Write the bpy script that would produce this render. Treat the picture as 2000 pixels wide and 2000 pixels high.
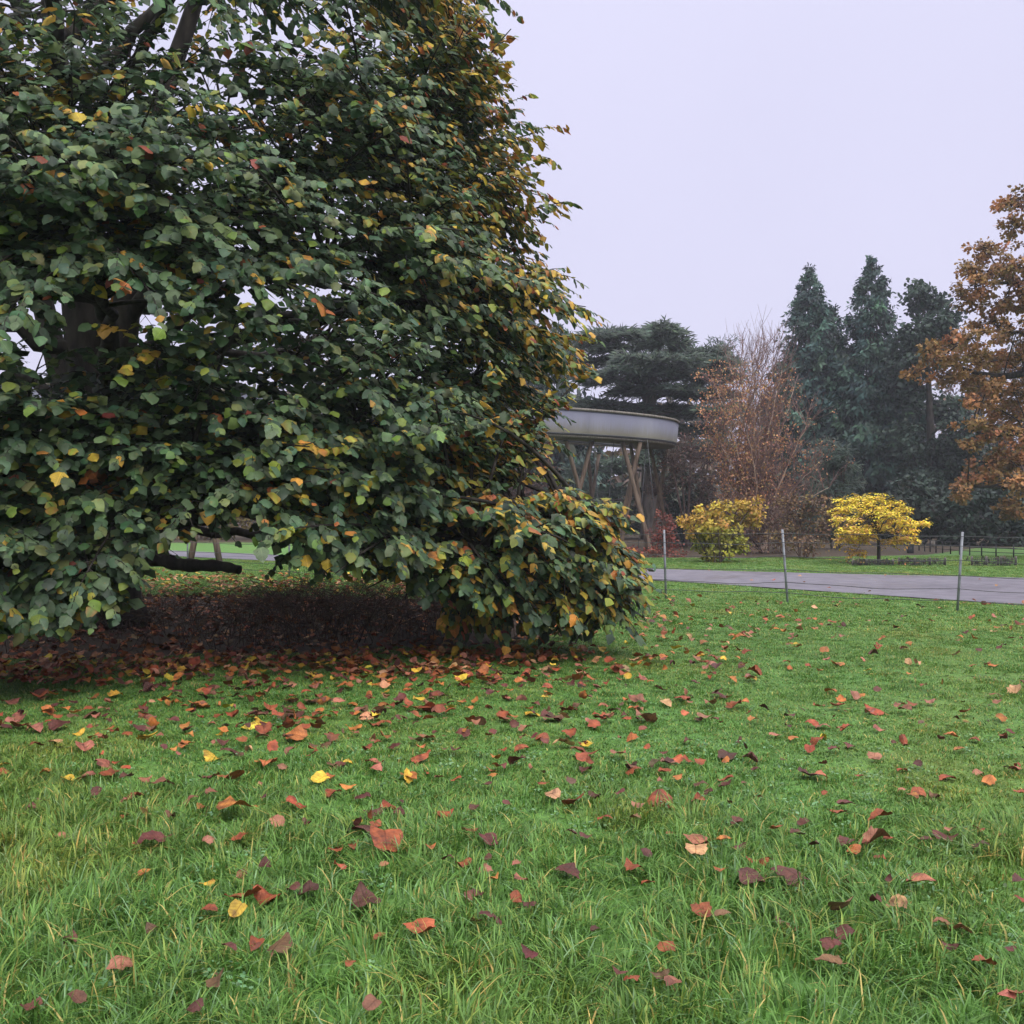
import bpy, math
import numpy as np
from mathutils import Vector

# ------------------------------------------------------------------ scene, camera, light
scene = bpy.context.scene
for o in list(bpy.data.objects):
    bpy.data.objects.remove(o)
col_main = scene.collection

CAM_H = 1.55
cam_data = bpy.data.cameras.new("camera")
cam_data.sensor_fit = 'HORIZONTAL'
cam_data.angle = 2 * math.atan(0.5)
cam_data.clip_start = 0.05
cam_data.clip_end = 2000
cam = bpy.data.objects.new("camera", cam_data)
col_main.objects.link(cam)
cam.location = (0, 0, CAM_H)
cam.rotation_euler = (math.radians(90), 0, 0)
scene.camera = cam

SUN_EL, SUN_AZ = 46.0, 155.0          # degrees; a soft glow behind thick cloud
world = bpy.data.worlds.new("World")
scene.world = world
world.use_nodes = True
wn, wl = world.node_tree.nodes, world.node_tree.links
wn.clear()
w_out = wn.new('ShaderNodeOutputWorld')
w_bg = wn.new('ShaderNodeBackground')
w_bg.inputs['Strength'].default_value = 0.1
w_sky = wn.new('ShaderNodeTexSky')
w_sky.sky_type = 'NISHITA'
w_sky.sun_disc = False
w_sky.sun_elevation = math.radians(SUN_EL)
w_sky.sun_rotation = math.radians(SUN_AZ)
w_sky.dust_density = 3.0
w_tc = wn.new('ShaderNodeTexCoord')
w_sep = wn.new('ShaderNodeSeparateXYZ')
w_ramp = wn.new('ShaderNodeValToRGB')       # overcast layer: zenith raised beyond CIE overcast to add light on the lawn
w_ramp.color_ramp.interpolation = 'B_SPLINE'
cr = w_ramp.color_ramp
cr.elements[0].position = 0.0
cr.elements[0].color = (0.238, 0.232, 0.298, 1)
cr.elements[1].position = 1.0
cr.elements[1].color = (1.4, 1.38, 1.38, 1)
e = cr.elements.new(0.25); e.color = (0.247, 0.242, 0.314, 1)
e = cr.elements.new(0.5); e.color = (0.248, 0.244, 0.318, 1)
e = cr.elements.new(0.66); e.color = (0.33, 0.325, 0.39, 1)
w_mul = wn.new('ShaderNodeVectorMath'); w_mul.operation = 'SCALE'
w_mul.inputs['Scale'].default_value = 20.0
w_noise = wn.new('ShaderNodeTexNoise'); w_noise.inputs['Scale'].default_value = 1.6
w_noise.inputs['Detail'].default_value = 3
w_nr = wn.new('ShaderNodeMapRange')
w_nr.inputs['To Min'].default_value = 0.92; w_nr.inputs['To Max'].default_value = 1.08
w_mul2 = wn.new('ShaderNodeVectorMath'); w_mul2.operation = 'SCALE'
w_mix = wn.new('ShaderNodeMix'); w_mix.data_type = 'RGBA'
w_mix.inputs['Factor'].default_value = 0.94
wl.new(w_tc.outputs['Generated'], w_sep.inputs[0])
wl.new(w_sep.outputs['Z'], w_ramp.inputs['Fac'])
wl.new(w_tc.outputs['Generated'], w_noise.inputs['Vector'])
wl.new(w_noise.outputs['Fac'], w_nr.inputs['Value'])
wl.new(w_ramp.outputs['Color'], w_mul.inputs[0])
wl.new(w_mul.outputs[0], w_mul2.inputs[0])
wl.new(w_nr.outputs[0], w_mul2.inputs['Scale'])
wl.new(w_sky.outputs['Color'], w_mix.inputs['A'])
wl.new(w_mul2.outputs[0], w_mix.inputs['B'])
wl.new(w_mix.outputs['Result'], w_bg.inputs['Color'])
wl.new(w_bg.outputs[0], w_out.inputs['Surface'])

sun_d = bpy.data.lights.new("sun", 'SUN')
sun_d.energy = 1.5
sun_d.angle = math.radians(35)
sun_d.color = (1.0, 0.97, 0.93)
sun = bpy.data.objects.new("sun", sun_d)
col_main.objects.link(sun)
sun.rotation_euler = (math.radians(90 - SUN_EL), 0, math.radians(180 - SUN_AZ))

vs = scene.view_settings
vs.view_transform = 'Standard'
vs.look = 'None'
vs.gamma = 1.0
vs.exposure = 0.62
vs.use_curve_mapping = False
cy = scene.cycles
cy.use_denoising = True
try:
    cy.denoiser = 'OPENIMAGEDENOISE'
    cy.denoising_input_passes = 'RGB_ALBEDO_NORMAL'
    cy.denoising_prefilter = 'ACCURATE'
except Exception:
    pass
cy.use_adaptive_sampling = True
cy.adaptive_threshold = 0.02
cy.max_bounces = 5
cy.diffuse_bounces = 3
cy.glossy_bounces = 2
cy.transmission_bounces = 4
cy.transparent_max_bounces = 6
cy.volume_bounces = 1
cy.caustics_reflective = False
cy.caustics_refractive = False

# ------------------------------------------------------------------ helpers
RNG = np.random.default_rng(7)


def A(*x):
    return np.array(x, dtype=float)


def at(u, v, d):
    """a point seen at 2000-pixel picture coordinates (u, v), d metres in front of the camera"""
    return A((u - 1000) * d / 2000.0, d, CAM_H + (1000 - v) * d / 2000.0)


def nrm(v):
    return v / np.maximum(np.linalg.norm(v, axis=-1, keepdims=True), 1e-9)


def vnoise(P, scale, seed=0):
    """value noise 0..1 at points P (N,3)"""
    p = np.asarray(P, float) * scale + seed * 17.31
    i = np.floor(p).astype(np.int64)
    f = p - i
    f = f * f * (3 - 2 * f)
    out = np.zeros(len(p))
    for dx in (0, 1):
        for dy in (0, 1):
            for dz in (0, 1):
                h = (i[:, 0] + dx) * 374761393 + (i[:, 1] + dy) * 668265263 + (i[:, 2] + dz) * 2147483647 + seed * 974711
                h = (h ^ (h >> 13)) * 1274126177
                h = (h ^ (h >> 16)) & 0xFFFF
                w = (f[:, 0] if dx else 1 - f[:, 0]) * (f[:, 1] if dy else 1 - f[:, 1]) * (f[:, 2] if dz else 1 - f[:, 2])
                out += w * h / 65535.0
    return out


class Geo:
    """collects triangles with a colour for each vertex"""
    def __init__(self):
        self.V, self.T, self.C, self.n = [], [], [], 0

    def add(self, V, T, C):
        V = np.asarray(V, float).reshape(-1, 3)
        T = np.asarray(T, np.int64).reshape(-1, 3)
        C = np.asarray(C, float)
        if C.ndim == 1:
            C = np.broadcast_to(C, (len(V), 3))
        self.V.append(V); self.T.append(T + self.n); self.C.append(C)
        self.n += len(V)
        return self

    def box(self, c, s, C=(.5, .5, .5), rot=None):
        x, y, z = np.array(s) / 2
        V = A([-x, -y, -z], [x, -y, -z], [x, y, -z], [-x, y, -z], [-x, -y, z], [x, -y, z], [x, y, z], [-x, y, z])
        if rot is not None:
            V = V @ np.asarray(rot).T
        T = [[0, 2, 1], [0, 3, 2], [4, 5, 6], [4, 6, 7], [0, 1, 5], [0, 5, 4], [1, 2, 6], [1, 6, 5], [2, 3, 7], [2, 7, 6], [3, 0, 4], [3, 4, 7]]
        return self.add(V + np.array(c), T, A(*C))

    def tube(self, P, R, k=6, C=(.5, .5, .5), cap=True):
        P = np.asarray(P, float); n = len(P)
        R = np.broadcast_to(np.asarray(R, float), (n,))
        t = nrm(np.gradient(P, axis=0))
        ref = A(0, 0, 1.) if abs(t[:, 2]).mean() < .8 else A(1., 0, 0)
        a = nrm(np.cross(t, ref)); b = np.cross(t, a)
        th = np.arange(k) * 2 * math.pi / k
        V = P[:, None] + R[:, None, None] * (a[:, None] * np.cos(th)[None, :, None] + b[:, None] * np.sin(th)[None, :, None])
        V = V.reshape(-1, 3)
        i = np.arange(n - 1)[:, None] * k; j = np.arange(k)[None]; j2 = (j + 1) % k
        q = np.stack([i + j, i + j2, i + k + j2, i + k + j], -1).reshape(-1, 4)
        T = np.concatenate([q[:, [0, 1, 2]], q[:, [0, 2, 3]]])
        if cap:
            V = np.concatenate([V, P[[0, -1]]]); c0, c1 = n * k, n * k + 1
            jj = np.arange(k); j2 = (jj + 1) % k
            T = np.concatenate([T, np.stack([np.full(k, c0), j2, jj], -1), np.stack([np.full(k, c1), (n - 1) * k + jj, (n - 1) * k + j2], -1)])
        return self.add(V, T, A(*C))

    def beziers(self, P0, P1, P2, r0, r1, nseg=3, k=3, C=(.1, .08, .06)):
        """many curved twigs at once"""
        P0, P1, P2 = (np.asarray(x, float).reshape(-1, 3) for x in (P0, P1, P2))
        N = len(P0)
        if N == 0:
            return self
        s = np.linspace(0, 1, nseg + 1)[None, :, None]
        P = (1 - s) ** 2 * P0[:, None] + 2 * s * (1 - s) * P1[:, None] + s * s * P2[:, None]
        t = nrm(np.gradient(P, axis=1))
        a = np.cross(t, A(.13, .21, 1.)); a = nrm(a); b = np.cross(t, a)
        r0 = np.broadcast_to(np.asarray(r0, float), (N,)); r1 = np.broadcast_to(np.asarray(r1, float), (N,))
        R = r0[:, None] * (1 - s[0, :, 0])[None] + r1[:, None] * s[0, :, 0][None]
        th = np.arange(k) * 2 * math.pi / k
        V = P[:, :, None] + R[:, :, None, None] * (a[:, :, None] * np.cos(th)[None, None, :, None] + b[:, :, None] * np.sin(th)[None, None, :, None])
        m = nseg + 1
        base = (np.arange(N) * m * k)[:, None, None]
        i = (np.arange(nseg) * k)[None, :, None]; j = np.arange(k)[None, None]; j2 = (j + 1) % k
        q = np.stack([base + i + j, base + i + j2, base + i + k + j2, base + i + k + j], -1).reshape(-1, 4)
        T = np.concatenate([q[:, [0, 1, 2]], q[:, [0, 2, 3]]])
        C = np.asarray(C, float)
        if C.ndim == 2:
            C = np.repeat(C, m * k, axis=0)
        return self.add(V.reshape(-1, 3), T, C)

    def leaves(self, tpl, pos, t, n, size, col, rim=None):
        """tpl: list of (V, T, rimweight); pos/t/n (N,3): base, direction to the tip, upper side"""
        N = len(pos)
        if N == 0:
            return self
        t = nrm(t); n = n - (n * t).sum(-1, keepdims=True) * t; n = nrm(n); b = np.cross(t, n)
        size = np.broadcast_to(np.asarray(size, float), (N,))
        col = np.broadcast_to(np.asarray(col, float), (N, 3))
        pick = RNG.integers(0, len(tpl), N)
        for k, (V, T, W) in enumerate(tpl):
            s = np.where(pick == k)[0]
            if len(s) == 0:
                continue
            m = len(V)
            X = pos[s][:, None] + size[s][:, None, None] * (V[None, :, 0:1] * b[s][:, None] + V[None, :, 1:2] * t[s][:, None] + V[None, :, 2:3] * n[s][:, None])
            TT = (T[None] + (np.arange(len(s)) * m)[:, None, None]).reshape(-1, 3)
            CC = np.repeat(col[s][:, None], m, 1)
            if rim is not None:
                CC = CC * (1 - W[None, :, None]) + rim[s][:, None] * W[None, :, None]
            self.add(X.reshape(-1, 3), TT, CC.reshape(-1, 3))
        return self

    def mesh(self, name, mat, smooth=False, offset=None):
        V = np.concatenate(self.V); T = np.concatenate(self.T); C = np.concatenate(self.C)
        if offset is not None:
            V = V - np.asarray(offset)
        me = bpy.data.meshes.new(name)
        me.vertices.add(len(V)); me.vertices.foreach_set('co', V.astype(np.float32).ravel())
        me.loops.add(len(T) * 3); me.loops.foreach_set('vertex_index', T.astype(np.int32).ravel())
        me.polygons.add(len(T)); me.polygons.foreach_set('loop_start', (np.arange(len(T)) * 3).astype(np.int32))
        try:
            me.polygons.foreach_set('loop_total', np.full(len(T), 3, np.int32))
        except Exception:
            pass
        me.update(calc_edges=True)
        at_ = me.color_attributes.new('Col', 'FLOAT_COLOR', 'POINT')
        at_.data.foreach_set('color', np.concatenate([np.clip(C, 0, 1), np.ones((len(C), 1))], 1).astype(np.float32).ravel())
        if smooth:
            me.polygons.foreach_set('use_smooth', np.ones(len(T), bool))
        me.materials.append(mat)
        me.validate()
        return me


def link(name, data, parent=None, loc=None, **props):
    o = bpy.data.objects.new(name, data)
    col_main.objects.link(o)
    if parent is not None:
        o.parent = parent
    if loc is not None:
        o.location = loc
    for k, v in props.items():
        o[k] = v
    return o


def thing(name, label, category, loc, group=None):
    o = link(name, None, loc=Vector(loc), label=label, category=category)
    o.empty_display_size = 0.2
    if group:
        o['group'] = group
    return o


# ------------------------------------------------------------------ materials
def material(name):
    m = bpy.data.materials.new(name)
    m.use_nodes = True
    nt = m.node_tree
    nt.nodes.clear()
    out = nt.nodes.new('ShaderNodeOutputMaterial')
    return m, nt, nt.nodes, nt.links, out


def leaf_material(name, rough=.45, spec=.5, trans=.25, source='attr', vary=.25, vary_scale=9.0, mottle=None, world_tint=None, bump=0.0, bump_scale=40, veins=(.62, .55, .5)):
    m, nt, N, L, out = material(name)
    if source == 'attr':
        c = N.new('ShaderNodeAttribute'); c.attribute_name = 'Col'
        colour = c.outputs['Color']
    else:
        c = N.new('ShaderNodeObjectInfo')
        colour = c.outputs['Color']
    geo = N.new('ShaderNodeNewGeometry')
    noise = N.new('ShaderNodeTexNoise'); noise.inputs['Scale'].default_value = vary_scale
    noise.inputs['Detail'].default_value = 3
    L.new(geo.outputs['Position'], noise.inputs['Vector'])
    mr = N.new('ShaderNodeMapRange')
    mr.inputs['From Min'].default_value = .3; mr.inputs['From Max'].default_value = .7
    mr.inputs['To Min'].default_value = 1 - vary; mr.inputs['To Max'].default_value = 1 + vary
    L.new(noise.outputs['Fac'], mr.inputs['Value'])
    mul = N.new('ShaderNodeVectorMath'); mul.operation = 'SCALE'
    L.new(colour, mul.inputs[0]); L.new(mr.outputs[0], mul.inputs['Scale'])
    c_out = mul.outputs[0]
    if mottle is not None:                     # blotches of another colour on the leaf
        n2 = N.new('ShaderNodeTexNoise'); n2.inputs['Scale'].default_value = mottle[1]; n2.inputs['Detail'].default_value = 2
        L.new(geo.outputs['Position'], n2.inputs['Vector'])
        r2 = N.new('ShaderNodeMapRange')
        r2.inputs['From Min'].default_value = mottle[2]; r2.inputs['From Max'].default_value = mottle[3]
        r2.inputs['To Max'].default_value = mottle[4]
        L.new(n2.outputs['Fac'], r2.inputs['Value'])
        mx = N.new('ShaderNodeMix'); mx.data_type = 'RGBA'; mx.inputs['B'].default_value = (*mottle[0], 1)
        L.new(r2.outputs[0], mx.inputs['Factor']); L.new(c_out, mx.inputs['A'])
        c_out = mx.outputs['Result']
    if world_tint is not None:                 # broad patches across the lawn
        n3 = N.new('ShaderNodeTexNoise'); n3.inputs['Scale'].default_value = world_tint[1]; n3.inputs['Detail'].default_value = 4
        L.new(geo.outputs['Position'], n3.inputs['Vector'])
        r3 = N.new('ShaderNodeMapRange')
        r3.inputs['From Min'].default_value = world_tint[2]; r3.inputs['From Max'].default_value = world_tint[3]
        r3.inputs['To Max'].default_value = world_tint[4]
        L.new(n3.outputs['Fac'], r3.inputs['Value'])
        mx3 = N.new('ShaderNodeMix'); mx3.data_type = 'RGBA'; mx3.blend_type = 'MULTIPLY'; mx3.inputs['B'].default_value = (*world_tint[0], 1)
        L.new(r3.outputs[0], mx3.inputs['Factor']); L.new(c_out, mx3.inputs['A'])
        c_out = mx3.outputs['Result']
    if source == 'object':                     # midrib and side veins, drawn in the leaf's own coordinates
        tc = N.new('ShaderNodeTexCoord'); sx = N.new('ShaderNodeSeparateXYZ'); L.new(tc.outputs['Object'], sx.inputs[0])
        def mth(op, a, b=None, c=None):
            q = N.new('ShaderNodeMath'); q.operation = op
            for k_, v_ in enumerate((a, b, c)):
                if v_ is None:
                    continue
                if isinstance(v_, (int, float)):
                    q.inputs[k_].default_value = v_
                else:
                    L.new(v_, q.inputs[k_])
            return q.outputs[0]
        ax = mth('ABSOLUTE', sx.outputs[0])
        mid = mth('LESS_THAN', ax, .022)
        wave = mth('SINE', mth('MULTIPLY', mth('SUBTRACT', sx.outputs[1], mth('MULTIPLY', ax, .75)), 38.0))
        vein = mth('MAXIMUM', mid, mth('MULTIPLY', mth('GREATER_THAN', wave, .88), .6))
        vm = N.new('ShaderNodeMix'); vm.data_type = 'RGBA'; vm.blend_type = 'MULTIPLY'; vm.inputs['B'].default_value = (*veins, 1)
        L.new(vein, vm.inputs['Factor']); L.new(c_out, vm.inputs['A'])
        c_out = vm.outputs['Result']
    p = N.new('ShaderNodeBsdfPrincipled')
    p.inputs['Roughness'].default_value = rough
    p.inputs['Specular IOR Level'].default_value = spec
    L.new(c_out, p.inputs['Base Color'])
    if bump:
        bn = N.new('ShaderNodeTexNoise'); bn.inputs['Scale'].default_value = bump_scale; bn.inputs['Detail'].default_value = 2
        L.new(geo.outputs['Position'], bn.inputs['Vector'])
        bp = N.new('ShaderNodeBump'); bp.inputs['Strength'].default_value = bump; bp.inputs['Distance'].default_value = .01
        L.new(bn.outputs['Fac'], bp.inputs['Height']); L.new(bp.outputs[0], p.inputs['Normal'])
    if trans > 0:
        tr = N.new('ShaderNodeBsdfTranslucent')
        L.new(c_out, tr.inputs['Color'])
        ms = N.new('ShaderNodeMixShader'); ms.inputs['Fac'].default_value = trans
        L.new(p.outputs[0], ms.inputs[1]); L.new(tr.outputs[0], ms.inputs[2])
        L.new(ms.outputs[0], out.inputs['Surface'])
    else:
        L.new(p.outputs[0], out.inputs['Surface'])
    return m


def rough_material(name, c1, c2, scale=6.0, rough=.85, bump=.4, spec=.3, stretch=(1, 1, 1), detail=6, dist=.02, metallic=0.0, lo=.35, hi=.65):
    m, nt, N, L, out = material(name)
    tc = N.new('ShaderNodeTexCoord')
    mp = N.new('ShaderNodeMapping'); mp.inputs['Scale'].default_value = stretch
    L.new(tc.outputs['Object'], mp.inputs['Vector'])
    n1 = N.new('ShaderNodeTexNoise'); n1.inputs['Scale'].default_value = scale; n1.inputs['Detail'].default_value = detail
    L.new(mp.outputs[0], n1.inputs['Vector'])
    rp = N.new('ShaderNodeMapRange'); rp.inputs['From Min'].default_value = lo; rp.inputs['From Max'].default_value = hi
    L.new(n1.outputs['Fac'], rp.inputs['Value'])
    mx = N.new('ShaderNodeMix'); mx.data_type = 'RGBA'
    mx.inputs['A'].default_value = (*c1, 1); mx.inputs['B'].default_value = (*c2, 1)
    L.new(rp.outputs[0], mx.inputs['Factor'])
    p = N.new('ShaderNodeBsdfPrincipled')
    p.inputs['Roughness'].default_value = rough; p.inputs['Specular IOR Level'].default_value = spec
    p.inputs['Metallic'].default_value = metallic
    L.new(mx.outputs['Result'], p.inputs['Base Color'])
    bp = N.new('ShaderNodeBump'); bp.inputs['Strength'].default_value = bump; bp.inputs['Distance'].default_value = dist
    L.new(n1.outputs['Fac'], bp.inputs['Height']); L.new(bp.outputs[0], p.inputs['Normal'])
    L.new(p.outputs[0], out.inputs['Surface'])
    return m


M = {}
M['tree_leaf'] = leaf_material('tree_leaf', rough=.5, spec=.3, trans=.26, vary=.22, vary_scale=14, mottle=((.30, .16, .03), 22, .66, .74, .35), bump=.35, bump_scale=30)
M['tree_leaf_single'] = leaf_material('tree_leaf_single', veins=(1.35, 1.3, 1.2), rough=.5, spec=.3, trans=.26, source='object', vary=.22, vary_scale=14, mottle=((.30, .16, .03), 22, .66, .74, .35), bump=.35, bump_scale=30)
M['fallen_leaf'] = leaf_material('fallen_leaf', rough=.6, spec=.28, trans=.08, source='object', vary=.35, vary_scale=24, mottle=((.07, .025, .02), 17, .56, .68, .65), bump=.5, bump_scale=60)
M['litter'] = leaf_material('litter', rough=.6, spec=.28, trans=.08, vary=.3, vary_scale=24, mottle=((.06, .025, .02), 17, .56, .68, .6), bump=.4, bump_scale=60)
M['grass'] = leaf_material('grass', rough=.48, spec=.32, trans=.28, vary=.12, vary_scale=3, world_tint=((1.5, .95, .75), .55, .52, .70, .75))
M['far_leaf'] = leaf_material('far_leaf', rough=.6, spec=.3, trans=.2, vary=.3, vary_scale=1.2)
M['needle'] = leaf_material('needle', rough=.6, spec=.3, trans=.12, vary=.3, vary_scale=.9)
M['stem'] = leaf_material('stem', rough=.85, spec=.2, trans=0, vary=.3, vary_scale=8)
M['bark_dark'] = rough_material('bark_dark', (.012, .010, .009), (.045, .038, .032), 9, .9, .8, .25, (1, 1, .3))
M['bark_grey'] = rough_material('bark_grey', (.05, .042, .038), (.13, .11, .10), 5, .9, .7, .25, (1, 1, .3))
M['bark_pale'] = rough_material('bark_pale', (.34, .23, .17), (.52, .39, .31), 4, .8, .4, .3, (1, 1, .6))
M['pole_wood'] = rough_material('pole_wood', (.072, .05, .039), (.165, .118, .088), 5, .8, .3, .3, (3, 3, .25))
M['steel'] = rough_material('steel', (.17, .18, .20), (.25, .26, .29), 8, .5, .1, .5, metallic=.3)
M['wire'] = rough_material('wire', (.04, .04, .045), (.09, .09, .10), 30, .5, .1, .5, metallic=.4)
M['dark_metal'] = rough_material('dark_metal', (.012, .013, .015), (.03, .03, .034), 20, .55, .1, .4)
M['post_wood'] = rough_material('post_wood', (.10, .088, .075), (.20, .18, .16), 8, .85, .4, .3, (3, 3, .4))


def ground_material():
    m, nt, N, L, out = material('lawn_ground')
    geo = N.new('ShaderNodeNewGeometry')
    def noise(scale, detail=4):
        n = N.new('ShaderNodeTexNoise'); n.inputs['Scale'].default_value = scale; n.inputs['Detail'].default_value = detail
        L.new(geo.outputs['Position'], n.inputs['Vector'])
        return n.outputs['Fac']
    def mixc(f, a, b):
        x = N.new('ShaderNodeMix'); x.data_type = 'RGBA'
        if isinstance(a, tuple): x.inputs['A'].default_value = (*a, 1)
        else: L.new(a, x.inputs['A'])
        if isinstance(b, tuple): x.inputs['B'].default_value = (*b, 1)
        else: L.new(b, x.inputs['B'])
        L.new(f, x.inputs['Factor'])
        return x.outputs['Result']
    def rng(x, a, b, c=0., d=1.):
        r = N.new('ShaderNodeMapRange'); r.inputs['From Min'].default_value = a; r.inputs['From Max'].default_value = b
        r.inputs['To Min'].default_value = c; r.inputs['To Max'].default_value = d
        L.new(x, r.inputs['Value'])
        return r.outputs[0]
    fine = noise(26, 6); mid = noise(4.5, 5); broad = noise(.5, 4)
    c = mixc(rng(fine, .3, .7), (.045, .10, .022), (.12, .27, .055))
    c = mixc(rng(broad, .48, .68, 0, .55), c, (.14, .17, .035))
    c = mixc(rng(mid, .55, .75, 0, .5), c, (.05, .12, .03))
    soil = mixc(rng(fine, .35, .65), (.022, .015, .011), (.06, .038, .022))
    s_at = N.new('ShaderNodeAttribute'); s_at.attribute_name = 'Col'
    sep = N.new('ShaderNodeSeparateColor'); L.new(s_at.outputs['Color'], sep.inputs[0])
    add = N.new('ShaderNodeMath'); add.operation = 'ADD'
    L.new(sep.outputs[0], add.inputs[0]); L.new(rng(mid, .3, .7, -.3, .3), add.inputs[1])
    c = mixc(rng(add.outputs[0], .42, .58), c, soil)
    wood = mixc(rng(fine, .35, .65), (.035, .026, .018), (.075, .05, .03))
    add2 = N.new('ShaderNodeMath'); add2.operation = 'ADD'
    L.new(sep.outputs[1], add2.inputs[0]); L.new(rng(mid, .3, .7, -.2, .2), add2.inputs[1])
    c = mixc(rng(add2.outputs[0], .4, .6), c, wood)
    p = N.new('ShaderNodeBsdfPrincipled'); p.inputs['Roughness'].default_value = .8; p.inputs['Specular IOR Level'].default_value = .25
    L.new(c, p.inputs['Base Color'])
    bp = N.new('ShaderNodeBump'); bp.inputs['Strength'].default_value = .7; bp.inputs['Distance'].default_value = .03
    L.new(fine, bp.inputs['Height']); L.new(bp.outputs[0], p.inputs['Normal'])
    L.new(p.outputs[0], out.inputs['Surface'])
    return m


M['ground'] = ground_material()
M['asphalt'] = rough_material('asphalt', (.104, .094, .118), (.15, .138, .168), 3.0, .5, .25, .5, detail=9, dist=.004)
_nt = M['asphalt'].node_tree
_n = _nt.nodes.new('ShaderNodeTexNoise'); _n.inputs['Scale'].default_value = .55; _n.inputs['Detail'].default_value = 5
_g = _nt.nodes.new('ShaderNodeNewGeometry'); _nt.links.new(_g.outputs['Position'], _n.inputs['Vector'])
_r = _nt.nodes.new('ShaderNodeMapRange'); _r.inputs['From Min'].default_value = .35; _r.inputs['From Max'].default_value = .65
_r.inputs['To Min'].default_value = .36; _r.inputs['To Max'].default_value = .66        # damp and drying patches
_nt.links.new(_n.outputs['Fac'], _r.inputs['Value'])
_nt.links.new(_r.outputs[0], next(x for x in _nt.nodes if x.type == 'BSDF_PRINCIPLED').inputs['Roughness'])
M['edge_soil'] = rough_material('edge_soil', (.03, .022, .016), (.07, .05, .03), 9, .9, .6, .2)

# ------------------------------------------------------------------ ground and road
TREE = A(-5.5, 14.0, 0.0)


def in_soil(x, y):
    """1 under the big tree where the turf gives way to leaf mould, 0 on the lawn"""
    dx = (x - TREE[0]) / np.where(x > TREE[0], 6.35, 9.0)
    dy = (y - TREE[1] - .3) / np.where(y < TREE[1] + .3, 3.55, 4.6)
    return np.clip((1.12 - (np.abs(dx) ** 2.6 + np.abs(dy) ** 2.6)) / .3, 0, 1)


def cat(P, n=12):
    """Catmull-Rom through the points"""
    P = np.asarray(P, float)
    Q = np.concatenate([[2 * P[0] - P[1]], P, [2 * P[-1] - P[-2]]])
    out = []
    for i in range(1, len(Q) - 2):
        s = np.linspace(0, 1, n, endpoint=False)[:, None]
        a, b, c, d = Q[i - 1], Q[i], Q[i + 1], Q[i + 2]
        out.append(.5 * ((2 * b) + (-a + c) * s + (2 * a - 5 * b + 4 * c - d) * s ** 2 + (-a + 3 * b - 3 * c + d) * s ** 3))
    out.append(P[-1:])
    return np.concatenate(out)


road_near = cat([(40, -6), (22, 7.2), (13, 13.6), (8.55, 17.0), (5.9, 20.0), (3.3, 23.0), (-1.5, 27.3), (-9.7, 34.0), (-25, 46), (-50, 64)])
road_far = cat([(46, 4), (26, 16.5), (17.5, 21.2), (11.85, 23.9), (7.6, 25.7), (2.9, 28.2), (-2, 31.2), (-10, 38.0), (-25.5, 50), (-50, 69)])


def road_band(x, y, pad=0.0):
    """True on the road"""
    yn = np.interp(-x, -road_near[:, 0], road_near[:, 1]); yf = np.interp(-x, -road_far[:, 0], road_far[:, 1])
    return (y > yn - pad) & (y < yf + pad)


def ground_z(x, y):
    z = .05 * (vnoise(np.stack([x, y, 0 * x], -1), .35, 3) - .5) + .03 * (vnoise(np.stack([x, y, 0 * x], -1), 1.1, 4) - .5)
    fade = np.clip((14 - np.hypot(x, y)) / 6, 0, 1)
    return z * fade


xs = np.concatenate([np.linspace(-400, -30, 26), np.linspace(-29, 29, 100), np.linspace(30, 400, 26)])
ys = np.concatenate([np.linspace(-300, -8, 16), np.linspace(-7, 45, 110), np.linspace(46, 600, 50)])
gx, gy = np.meshgrid(xs, ys)
gxf, gyf = gx.ravel(), gy.ravel()
gz = ground_z(gxf, gyf)
# woodland floor begins behind the belt of bushes
wood_line = np.interp(gxf, [-60, -12, 2, 5, 9, 15, 20, 30, 60], [60, 52, 34.2, 34.2, 34.6, 37, 44, 47, 47])
wood_w = np.clip((gyf - wood_line) / 1.2 + .5, 0, 1)
nx, ny = len(xs), len(ys)
i = (np.arange(ny - 1)[:, None] * nx + np.arange(nx - 1)[None]).ravel()
T = np.concatenate([np.stack([i, i + 1, i + nx + 1], -1), np.stack([i, i + nx + 1, i + nx], -1)])
g = Geo().add(np.stack([gxf, gyf, gz], -1), T, np.stack([in_soil(gxf, gyf), wood_w, 0 * gxf], -1))
link('lawn_ground', g.mesh('lawn_ground', M['ground'], True), kind='structure')

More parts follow.
